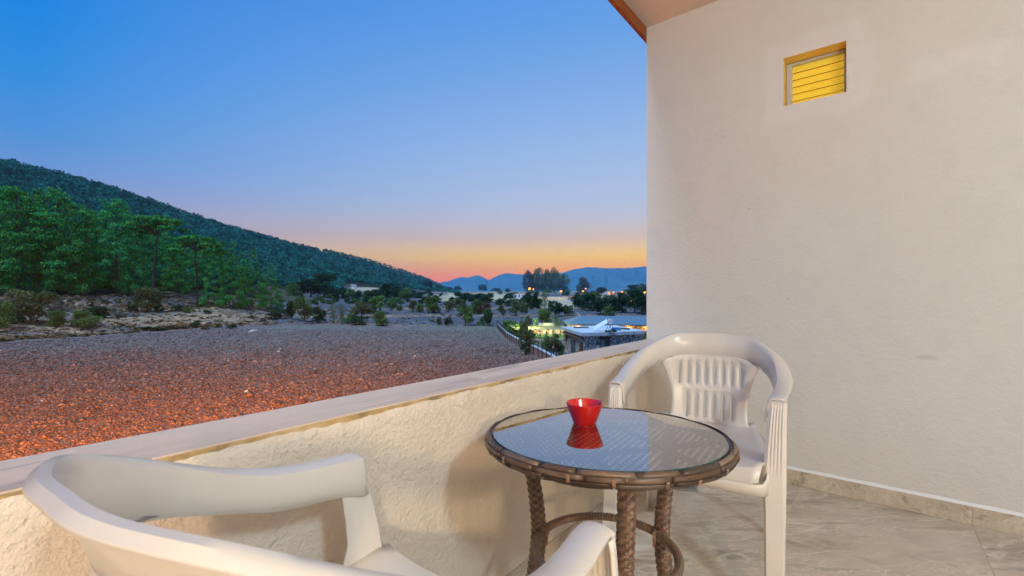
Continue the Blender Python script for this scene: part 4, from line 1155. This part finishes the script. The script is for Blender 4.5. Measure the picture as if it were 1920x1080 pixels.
# --- boundary wall with railings
fe=empty('boundary_fence','low block wall with pale coping and dark fence posts beside the ploughed field','fence',cw(3.4,56,0))
def inv(o,e=fe): return Vector(o)-e.location
path=[(6.1,40.0),(5.2,44.2),(3.43,55.8),(1.35,66.4),(-.75,79.7),(-1.95,92),(-3.4,106.5)]
pp=[]
for (a,b_),(c,d_) in zip(path[:-1],path[1:]):
    for k in range(5): pp.append((a+(c-a)*k/5,b_+(d_-b_)*k/5))
pp.append(path[-1])
def strip(half,z0,z1,name,m,parent,orig,pts=pp,zadd=None):
    vs=[];fs=[]
    for i,(X,d) in enumerate(pts):
        p=Vector(cw(X,d,0)); a=Vector(cw(*pts[max(i-1,0)],0)); b2=Vector(cw(*pts[min(i+1,len(pts)-1)],0)); tt=(b2-a).normalized(); nn2=Vector((-tt.y,tt.x,0))*half
        zz=0 if zadd is None else zadd[i]
        for sg,z in ((-1,z0),(1,z0),(1,z1),(-1,z1)): vs.append(p+nn2*sg+Vector((0,0,z+zz))-orig)
        if i:
            o=4*(i-1)
            for k in range(4): fs.append((o+k,o+(k+1)%4,o+4+(k+1)%4,o+4+k))
    fs+= [(0,1,2,3),(len(vs)-1,len(vs)-2,len(vs)-3,len(vs)-4)]
    q=MB(); q.add(vs,fs); return q.obj(name,m,parent)
strip(.12,-.5,1.02,'block_wall',M_brick,fe,fe.location); strip(.18,1.02,1.14,'coping',M_cop,fe,fe.location)
L=0; nxt=0
for (a,b_),(c,d_) in zip(pp[:-1],pp[1:]):
    l=math.hypot(c-a,d_-b_)
    while nxt<=L+l:
        t_=(nxt-L)/l; X=a+(c-a)*t_-.20; d=b_+(d_-b_)*t_
        q=MB(); q.box(-.035,.035,-.035,.035,.05,1.95); o=q.obj('post',M_dark,fe); o.location=Vector(cw(X,d,0))-fe.location
        nxt+=2.3
    L+=l
strip(.012,1.80,1.83,'top_wire',M_dark,fe,fe.location,[(a-.2,b_) for a,b_ in pp]); strip(.008,1.45,1.465,'wire',M_dark,fe,fe.location,[(a-.2,b_) for a,b_ in pp])
# --- garden terraces
M_lawn=m_ground('lawn',5,.4,.05)
q=MB(); q.add([cw(1.9,66.2,1.3),cw(24,66.2,1.3),cw(24,74.4,1.3),cw(.9,74.4,1.3)],[(0,1,2,3)],(.13,.21,.06)); q.add([cw(.7,74.8,2.0),cw(24,74.8,2.0),cw(24,86,2.05),cw(-.6,86,2.05)],[(0,1,2,3)],(.24,.22,.12)); o=q.obj('lawn',M_lawn); setp(o,kind='structure')
def gwall(label,X0,X1,d,z0,z1,m,th=.35):
    c=cw((X0+X1)/2,d,z0); q=MB(); L=(X1-X0)/2; q.box(-L,L,-th/2,th/2,0,z1-z0); o=q.obj('garden_wall',m); o.location=c; o.rotation_euler=(0,0,yaw-math.pi/2); setp(o,label,'garden wall'); return o
gwall('pale rubble retaining wall in front of the lit lawn',2.1,24,66,-.3,1.34,M_rubl)
gwall('long low stone wall carrying the garden lanterns',1.0,24,74.6,1.0,2.05,M_rubl)
gwall('beige garden wall behind the lanterns',5.0,7.9,85,1.6,2.55,M_conc)
gx=[1004,1028,1055]
for i,px in enumerate(gx):
    d=74.1; X=(px-960)/FOC*d
    e=empty('garden_lantern',['left','middle','right'][i]+' one of three amber lanterns on the low garden wall','lantern',cw(X,d,1.62),0,'amber garden lanterns')
    q=MB(); q.lathe([(.02,.0),(.13,.03),(.16,.25),(.10,.42),(0,.46)],10); q.obj('lamp_glass',M_amber2,e,smooth=True)
    q=MB(); q.lathe([(0,.58),(.2,.44),(.2,.42),(0,.42)],10); q.tube([(0,.0,.2),(0,.45,.15)],.025,6); q.obj('bracket',M_dark,e)
    point(e,(-.26*FX,-.26*FY,.2),(1,.55,.16),70,.08)
    point(e,(-1.2*FX,-1.2*FY,2.0),(.85,1,.35),120,.15)
for i,(px,yb,h,w) in enumerate(((1013,631,11,7),(1024,632,11,7),(1037,631,12,7),(1050,632,11,7),(1057,631,9,6))):
    d=68.5+.4*i; tree('cypress',px,yb,h,w,'small clipped conifer on the lawn, %s from the left'%ORD[i],'small conifers on the lawn',d=d,z=1.3)
for (k_,px,yb,h,w,lb,d,z) in (('cypress',1005,613,15,12,'conifer shrub at the back of the garden, left of the beige wall',83,2.0),('cypress',1043,613,18,24,'wide bright green shrub at the back of the garden, right of the beige wall',83,2.0),('cypress',1060,612,10,14,'low green shrub beside the roof corner',84,2.0),
    ('olive',986,655,62,26,'tall thin-leaved tree rising over the boundary wall',60,0),('dark_bush',985,656,16,16,'dark round bush at the foot of the tree by the boundary wall',58.5,0),
    ('bush',1024,664,34,18,'leafy shrub against the pale retaining wall, left one',57,0),('olive',1038,666,40,26,'open leafy young tree in front of the retaining wall',56,0),('bush',1052,662,20,16,'low shrub beside the corner of the flat-roofed house',56,0),
    ('oak',1016,609,30,28,'round green tree standing just behind the garden',96,1.0),('bush',1214,634,14,22,'green creeper tuft at the end of the coping against the cream wall',40,2.6)):
    tree(k_,px,yb,h,w,lb,d=d,z=z)
for i in range(11):
    t_=i/10; X=np.interp(t_,[0,1],[-1.0,2.6]); d=np.interp(t_,[0,1],[97,67]); cm,tm_=mk('bush',i%3)
    e=empty('hedge_shrub','bright yellow-green hedge shrub inside the boundary wall, %s from the far end'%ORD[i],'hedge',cw(X+.3,d,0),i*1.3,'yellow-green hedge inside the boundary wall',(2.4,3.6,2.5-.35*t_))
    for nm,mm in (('crown',cm),('trunk',tm_)):
        o=bpy.data.objects.new(nm,mm); C.objects.link(o); o.parent=e
hl=empty('hedge_lamp','small garden spotlight hidden beside the hedge','lamp',cw(2.6,80,2.1)); q=MB(); q.lathe([(0,0),(.08,.0),(.1,.12),(0,.2)],8); q.obj('lamp_head',M_dark,hl); point(hl,(0,0,.5),(.95,1,.25),3200,.15)
# --- stone house with flat concrete roof
P1,P2,P3,P0=(7.8,50.0),(15.9,53.2),(14.7,64.1),(6.56,60.9)
hs=empty('stone_house','small rubble-stone house with a flat pale concrete roof','house',cw(*P1,0)); ho=Vector(hs.location)
def rel(X,d,z,o=ho): return cw(X,d,z)-o
def poly(pts,z0,z1,o=ho):
    n=len(pts); v=[rel(X,d,z0,o) for X,d in pts]+[rel(X,d,z1,o) for X,d in pts]
    return v,[tuple(range(n)),tuple(range(n,2*n))[::-1]]+[(i,n+i,n+(i+1)%n,(i+1)%n) for i in range(n)]
def inset(pts,k):
    c=np.mean(np.array(pts),0); return [tuple(c+(np.array(p)-c)*(1-k)) for p in pts]
roofp=[P1,P2,P3,P0]; ins=inset(roofp,.085)
q=MB(); q.add(*poly(ins,0,3.12)); q.obj('wall',M_rub,hs)
q=MB(); q.add(*poly(roofp,3.10,3.46)); rf=q.obj('roof',M_conc,hs)
q=MB(); q.add(*poly(inset(roofp,.06),3.461,3.50)); q.obj('roof_membrane',M_coat,rf)
def on_front(u,z,off=0.0,a=None,b_=None):
    a=np.array(a if a is not None else ins[0]); b_=np.array(b_ if b_ is not None else ins[1]); p=a+(b_-a)*u; tt=(b_-a)/np.linalg.norm(b_-a); nn2=np.array([tt[1],-tt[0]]); p=p+nn2*off
    return rel(p[0],p[1],z)
def fbox(name,u0,u1,z0,z1,o0,o1,m,parent=hs,a=None,b_=None):
    q=MB(); v=[on_front(u,z,o,a,b_) for z in (z0,z1) for (u,o) in ((u0,o0),(u1,o0),(u1,o1),(u0,o1))]
    q.add(v,[(0,1,2,3),(7,6,5,4),(0,4,5,1),(1,5,6,2),(2,6,7,3),(3,7,4,0)]); return q.obj(name,m,parent)
fr_=lambda px: (px-1094.)/(1206-1094.)
wf=fbox('window',.255,.430,1.2,2.75,-.02,.03,M_wood); fbox('curtain',.268,.338,1.3,2.62,.031,.036,M_curt,wf); fbox('pane',.348,.418,1.3,2.62,.031,.036,M_winglass,wf)
fbox('lintel',.235,.455,2.74,2.90,-.02,.07,M_wood)
# left facade
LA,LB=ins[3],ins[0]
wl=fbox('door',.40,.62,0,2.5,-.02,.04,M_winglass,a=LA,b_=LB); 
fbox('eave_beam',.05,.98,2.75,2.88,.01,.35,M_wood,a=LA,b_=LB)
fbox('wall_lantern',.12,.20,1.7,2.5,.02,.22,M_wood,a=LA,b_=LB); fbox('wall_lantern',.88,.95,1.2,2.3,.02,.22,M_wood,a=LA,b_=LB)
q=MB(); pt_=on_front(.80,3.3,.45); q.tube([on_front(.80,3.46,.42),on_front(.80,3.3,.46),on_front(.80,2.2,.1)],.035,6); q.obj('drain_pipe',M_dark,hs)
# solar water heater
sh=empty('solar_water_heater','white solar water heater panel with a round steel tank on the flat roof','solar heater',cw(10.6,52.2,3.5)); so_=Vector(sh.location)
R2=lambda X,d,z: cw(X,d,z)-so_
q=MB(); a0,a1=R2(9.5,52.0,3.56),R2(11.05,52.2,4.42); w_=Vector(cw(.12,.85,.42))
for k in range(2):
    s0=w_*(.02+.50*k); s1=w_*(.47+.50*k); q=MB(); up_=Vector((0,0,.07)); v=[a0+s0,a1+s0,a1+s1,a0+s1]; q.add(v+[p+up_ for p in v],[(3,2,1,0),(4,5,6,7),(0,1,5,4),(1,2,6,5),(2,3,7,6),(3,0,4,7)]); q.obj('panel',mat('pale_collector',(.72,.74,.80),.3,.5),sh)
q=MB(); q.tube([R2(11.35,51.9,4.62),R2(11.6,53.3,4.62)],[.30,.30],20); q.obj('tank',mat('polished_steel',(.62,.66,.74),.25,.5,Metallic=.15),sh,smooth=True)
q=MB()
for X in (11.1,11.75):
    for dd in (52.0,53.1): q.tube([R2(X,dd,3.5),R2(11.45,dd,4.5)],.03,6)
q.tube([R2(10.9,52.1,3.53),R2(11.9,52.1,3.53)],.03,6); q.tube([R2(10.9,53.0,3.53),R2(11.9,53.0,3.53)],.03,6); q.obj('stand',M_dark,sh)
q=MB(); q.tube([R2(11.5,52.6,4.9),R2(11.5,52.6,5.25)],.03,6); q.lathe([(0,0),(.10,.02),(.10,.12),(0,.16)],10,*R2(11.5,52.6,0)[:2]); 
q.obj('vent_pipe',M_steel,sh)
# clutter on the roof
def clutter(name,label,cat,X,d,fn):
    e=empty(name,label,cat,cw(X,d,3.5),yaw-math.pi/2); q=MB(); fn(q); q.obj('body',M_dark if 'pipe' in name else (mat('blue_tarpaulin',(.05,.22,.42),.6,.3) if 'tarp' in name else M_dark),e); return e
def f1(q):
    for k in range(4): q.tube([(-1.1,.25*k,.08),(-.2,.25*k+.1,.16),(1.0,.25*k,.09)],.07,6)
    q.tube([(-1.0,-.1,.1),(-.9,.9,.1)],.05,6); q.tube([(.9,-.1,.1),(.8,.9,.1)],.05,6)
clutter('pipe_bundle','loose dark pipes lying on the flat roof right of the water heater','pipes',13.3,54.6,f1)
def f2(q):
    for k in range(3): q.tube([(-1.0,.3*k,.05),(.9,.3*k,.12)],.06,6)
    q.tube([(-.9,-.1,.1),(-.9,.8,.1)],.05,6)
clutter('pipe_rack','dark metal rack lying on the flat roof behind the solar panel','rack',8.9,57.5,f2)
def f3(q): q.box(-.5,.5,-.35,.35,0,.22); q.box(-.35,.2,-.25,.2,.22,.36)
clutter('tarpaulin_bundle','blue tarpaulin bundle on the flat roof beside the water heater','bundle',12.35,53.6,f3)
clutter('pipe_feet','dark blocks and pipe ends at the foot of the water heater','blocks',11.2,51.3,lambda q:(q.box(-.6,.1,-.1,.2,0,.16),q.box(.2,.7,-.1,.1,0,.22)))
# --- long building with a blue-grey roof
lb=empty('long_building','long low building under a blue-grey hipped roof, its eaves lit orange','building',cw(9.2,74,0)); lo_=Vector(lb.location)
R3=lambda X,d,z: cw(X,d,z)-lo_
ridge=[(12.2,79.8,4.14),(30,77,4.14)]; eave=[(9.1,74.2,3.02),(30,70.8,3.02),(30,83,3.02),(9.6,85.5,3.02)]
q=MB(); v=[R3(*eave[0]),R3(*eave[1]),R3(*eave[2]),R3(*eave[3]),R3(*ridge[0]),R3(*ridge[1])]
v+=[p-Vector((0,0,.16)) for p in v[:4]]
q.add(v,[(0,1,5,4),(0,4,3),(3,4,5,2),(0,6,7,1),(0,3,9,6),(6,9,8,7),(1,2,5)]); rfl=q.obj('roof',M_bluetile,lb)
for k in range(26):   # standing seams
    t_=k/25; a=R3(9.1+20.9*t_,74.2-3.4*t_,3.035); s2=max(0,(t_-.12)/.88); b2=R3(12.2+17.8*s2,79.8-2.8*s2,4.155) if t_>.12 else R3(9.1+(12.2-9.1)*t_/.12,74.2+(79.8-74.2)*t_/.12,3.03+1.12*t_/.12)
    if t_>.02: q=MB(); q.tube([a,b2],.03,4); q.obj('seam',M_bluetile,rfl)
q=MB(); v,f=poly([(9.9,75.2),(29,72.1),(29,82.5),(10.2,84.5)],0,2.95,lo_); q.add(v,f); q.obj('wall',M_rub,lb)
q=MB(); 
for k in range(34):
    t_=k/33; a=R3(9.5+19.5*t_,74.6-3.2*t_,2.83); b2=R3(9.5+19.5*t_+.02,75.5-3.2*t_,2.83); q.tube([a,b2],.07,4)
q.obj('rafters',M_wood,lb)
for k in range(7):
    t_=(k+.4)/7; point(lb,R3(9.7+19*t_,74.75-3.1*t_,2.45),(1,.50,.12),60,.06)
q=MB(); q.tube([R3(12.1,79.8,4.1),R3(11.5,79.8,4.75)],.045,6); q.obj('antenna',M_white,lb)
# --- far houses
def house(px,yb,w,h,roofc,label,lit=0,d=None,flat=False,wallc=(.62,.62,.64),group=None,depth=None):
    d=d or d_at(px,yb); X=(px-960)/FOC*d; z=float(zpd(px,d))-.2; Wd=w*d/FOC; H=h*d/FOC
    e=empty('house',label,'house',cw(X,d,z),yaw-math.pi/2+random.uniform(-.25,.25),group); D_=depth or max(6,Wd*.6); hw_=H if flat else H*.62
    key='w%.2f%.2f'%(wallc[0],wallc[2])
    q=MB(); q.box(-Wd/2,Wd/2,-D_/2,D_/2,-1,hw_); q.obj('wall',hm.setdefault(key,mat('rendered_wall',wallc,.8,.2)),e)
    q=MB(); o_=.4
    if flat: q.box(-Wd/2-.2,Wd/2+.2,-D_/2-.2,D_/2+.2,hw_,hw_+.25)
    else: q.add([(-Wd/2-o_,-D_/2-o_,hw_),(Wd/2+o_,-D_/2-o_,hw_),(Wd/2+o_,D_/2+o_,hw_),(-Wd/2-o_,D_/2+o_,hw_),(-Wd*.3,0,H),(Wd*.3,0,H)],[(0,1,5,4),(1,2,5),(2,3,4,5),(3,0,4),(3,2,1,0)])
    q.obj('roof',hm.setdefault('r%.2f'%roofc[0],mat('roof_tiles',roofc,.8,.2)),e)
    nwin=max(2,int(Wd/3.2))
    for k in range(nwin):
        x=-Wd/2+Wd*(k+.5)/nwin; q=MB(); q.box(x-.55,x+.55,-D_/2-.05,-D_/2+.05,hw_*.35,hw_*.72)
        on=lit and random.random()<lit; q.obj('window',M_amber2 if on else M_winglass,e)
    return e
hm={}
house(969,554,27,10,(.34,.33,.34),'long white house with two small windows on the far side of the valley',flat=True,wallc=(.72,.74,.80),d=430)
house(1074,561,17,12,(.36,.13,.08),'pale house with a red tiled roof beyond the stubble field',wallc=(.66,.68,.72),d=300)
house(663,541,8,8,(.5,.5,.52),'tiny white hut above the pale field on the hill foot',flat=True,wallc=(.75,.75,.8))
house(1138,551,14,8,(.30,.12,.08),'far village house with dull red roof behind the lone roadside tree',lit=.6)
vh=[(1147,557),(1155,553),(1163,558),(1171,553),(1178,558),(1186,554),(1151,549),(1167,549),(1196,556)]
for i,(px,y) in enumerate(sorted(vh)): house(px,y,random.uniform(7,10),random.uniform(5,7),(.33,.14,.08),'amber lit village house, %s from the left in the valley cluster'%ORD[i],lit=.5,group='amber lit village houses',wallc=(.66,.55,.42),d=random.uniform(700,900))
def street(px,yb,h,label,power,r=.55,group='amber street lamps',d=None,bulbm=None):
    d=d or d_at(px,yb); X=(px-960)/FOC*d; z=float(zpd(px,d))-.2; H=CZ+(HOR-(yb-h))*d/FOC-z
    e=empty('street_lamp',label,'street lamp',cw(X,d,z),0,group); q=MB(); q.tube([(0,0,0),(0,0,H)],[.16,.09],6); q.obj('pole',M_dark,e)
    q=MB(); r*=1.45; q.lathe([(0,H-r),(r*.8,H-r*.6),(r,H),(r*.7,H+r*.5),(0,H+r*.7)],10); q.obj('lamp_head',bulbm or M_amber,e)
    point(e,(-r*2.2*FX,-r*2.2*FY,H),(1,.42,.07),power,r*.5); return e
street(993,549,8,'amber street lamp glowing at the left end of the poplar clump',16000,.95,d=438)
street(1000,549,7,'dimmer amber lamp just right of the brightest one under the poplars',6000,.5,d=445)
street(1052,552,6,'amber street lamp at the right end of the poplar clump',9000,.75,d=440)
street(1093,553,7,'amber lamp below the lone roadside tree',6500,.6,d=430)
street(1098,549,8,'higher amber lamp behind the lone roadside tree',5000,.5,d=440)
street(1183,572,8,'amber lamp among the dark hedgerow trees near the house wall',2600,.38,d=225)
street(1209,556,8,'amber lamp at the right end of the valley, next to the cream wall',9000,.7,d=420)
for i,(px,y) in enumerate(((1142,554),(1150,552),(1158,554),(1166,551),(1170,555),(1175,552),(1181,557),(1190,552))):
    street(px,y,4,'village street lamp, %s from the left in the valley cluster'%ORD[i],16000,.9,'street lamps of the far village',d=780)
for i,(px,y) in enumerate(((1161,543),(1166,542),(1172,541),(1178,539),(1184,537),(1189,535.5),(1193,534.5))):
    d=3000; X=(px-960)/FOC*d
    e=empty('hillside_lamp','tiny pale light on the right mountain road, %s from the left'%ORD[i],'street lamp',cw(X,d,CZ+(HOR-y)*d/FOC-12),0,'pale lights up the mountain road')
    q=MB(); q.tube([(0,0,0),(0,0,12)],.2,5); q.obj('pole',M_dark,e); q=MB(); q.lathe([(0,11),(2.0,11.8),(2.0,12.6),(0,13.4)],8); q.obj('lamp_head',emit('pale_pink_lamp',(1,.75,.8),1.6),e)
# --- stones on the left bank
rk=[(118,613,10,6),(127,566,9,5),(140,598,5,3),(205,596,7,4),(228,600,9,4),(246,603,8,4),(262,602,5,3),(404,586,7,4),(476,621,12,3),(470,623,8,3),(212,590,5,3),(90,560,6,4),(160,600,5,3)]
M_rock=mat('pale_limestone',(.45,.44,.43),.9,.2)
for i,(px,y,w,h) in enumerate(sorted(rk)):
    d=d_at(px,y); X=(px-960)/FOC*d; r=np.random.default_rng(i); s_=w*d/FOC/2
    import bmesh
    bm=bmesh.new(); bmesh.ops.create_icosphere(bm,subdivisions=2,radius=1)
    for v in bm.verts: v.co*=1+.35*(r.random()-.5); v.co.x*=s_; v.co.y*=s_*.8; v.co.z*=h*d/FOC*.6
    me=bpy.data.meshes.new('rock'); bm.to_mesh(me); bm.free()
    o=link('rock',me,M_rock); o.location=cw(X,d,float(zpd(px,d))+.1); setp(o,'pale limestone rock on the dry bank, %s from the left'%ORD[i],'rock','pale rocks on the left bank')
# --- floodlight on the facade below the balcony, washing the near field
fp=(-2.2,PY1+.25,5.6)
e=empty('flood_lamp','sodium floodlight fixed to the facade below the parapet','flood lamp',fp)
q=MB(); q.box(-.16,.16,-.05,.10,-.11,.11); q.obj('housing',M_dark,e); q=MB(); q.tube([(0,-.26,0),(0,-.04,0)],.03); q.obj('bracket',M_dark,e)
l=bpy.data.lights.new('flood','SPOT'); l.color=(1,.40,.05); l.energy=FLOOD; l.spot_size=math.radians(104); l.spot_blend=1; l.shadow_soft_size=.12
o=bpy.data.objects.new('bulb',l); C.objects.link(o); o.parent=e; o.location=(0,.16,0)
o.rotation_euler=(-Vector(cw(-20,21,0))+Vector(fp)).to_track_quat('Z','Y').to_euler()


# ================================================================== AIR
q=MB(); q.box(-8600,8600,-8600,8400,-60,680)
hz=q.obj('haze',None); hz.rotation_euler=(0,0,yaw-math.pi/2); m=bpy.data.materials.new('evening_air'); m.use_nodes=True; t=m.node_tree; t.nodes.clear()
v=N(t,'ShaderNodeVolumePrincipled'); v.inputs['Color'].default_value=(.30,.62,1,1); v.inputs['Density'].default_value=HAZE
o_=N(t,'ShaderNodeOutputMaterial'); t.links.new(v.outputs[0],o_.inputs['Volume']); hz.data.materials.append(m); setp(hz,'thin blue evening haze lying over the whole valley','haze',kind='stuff')
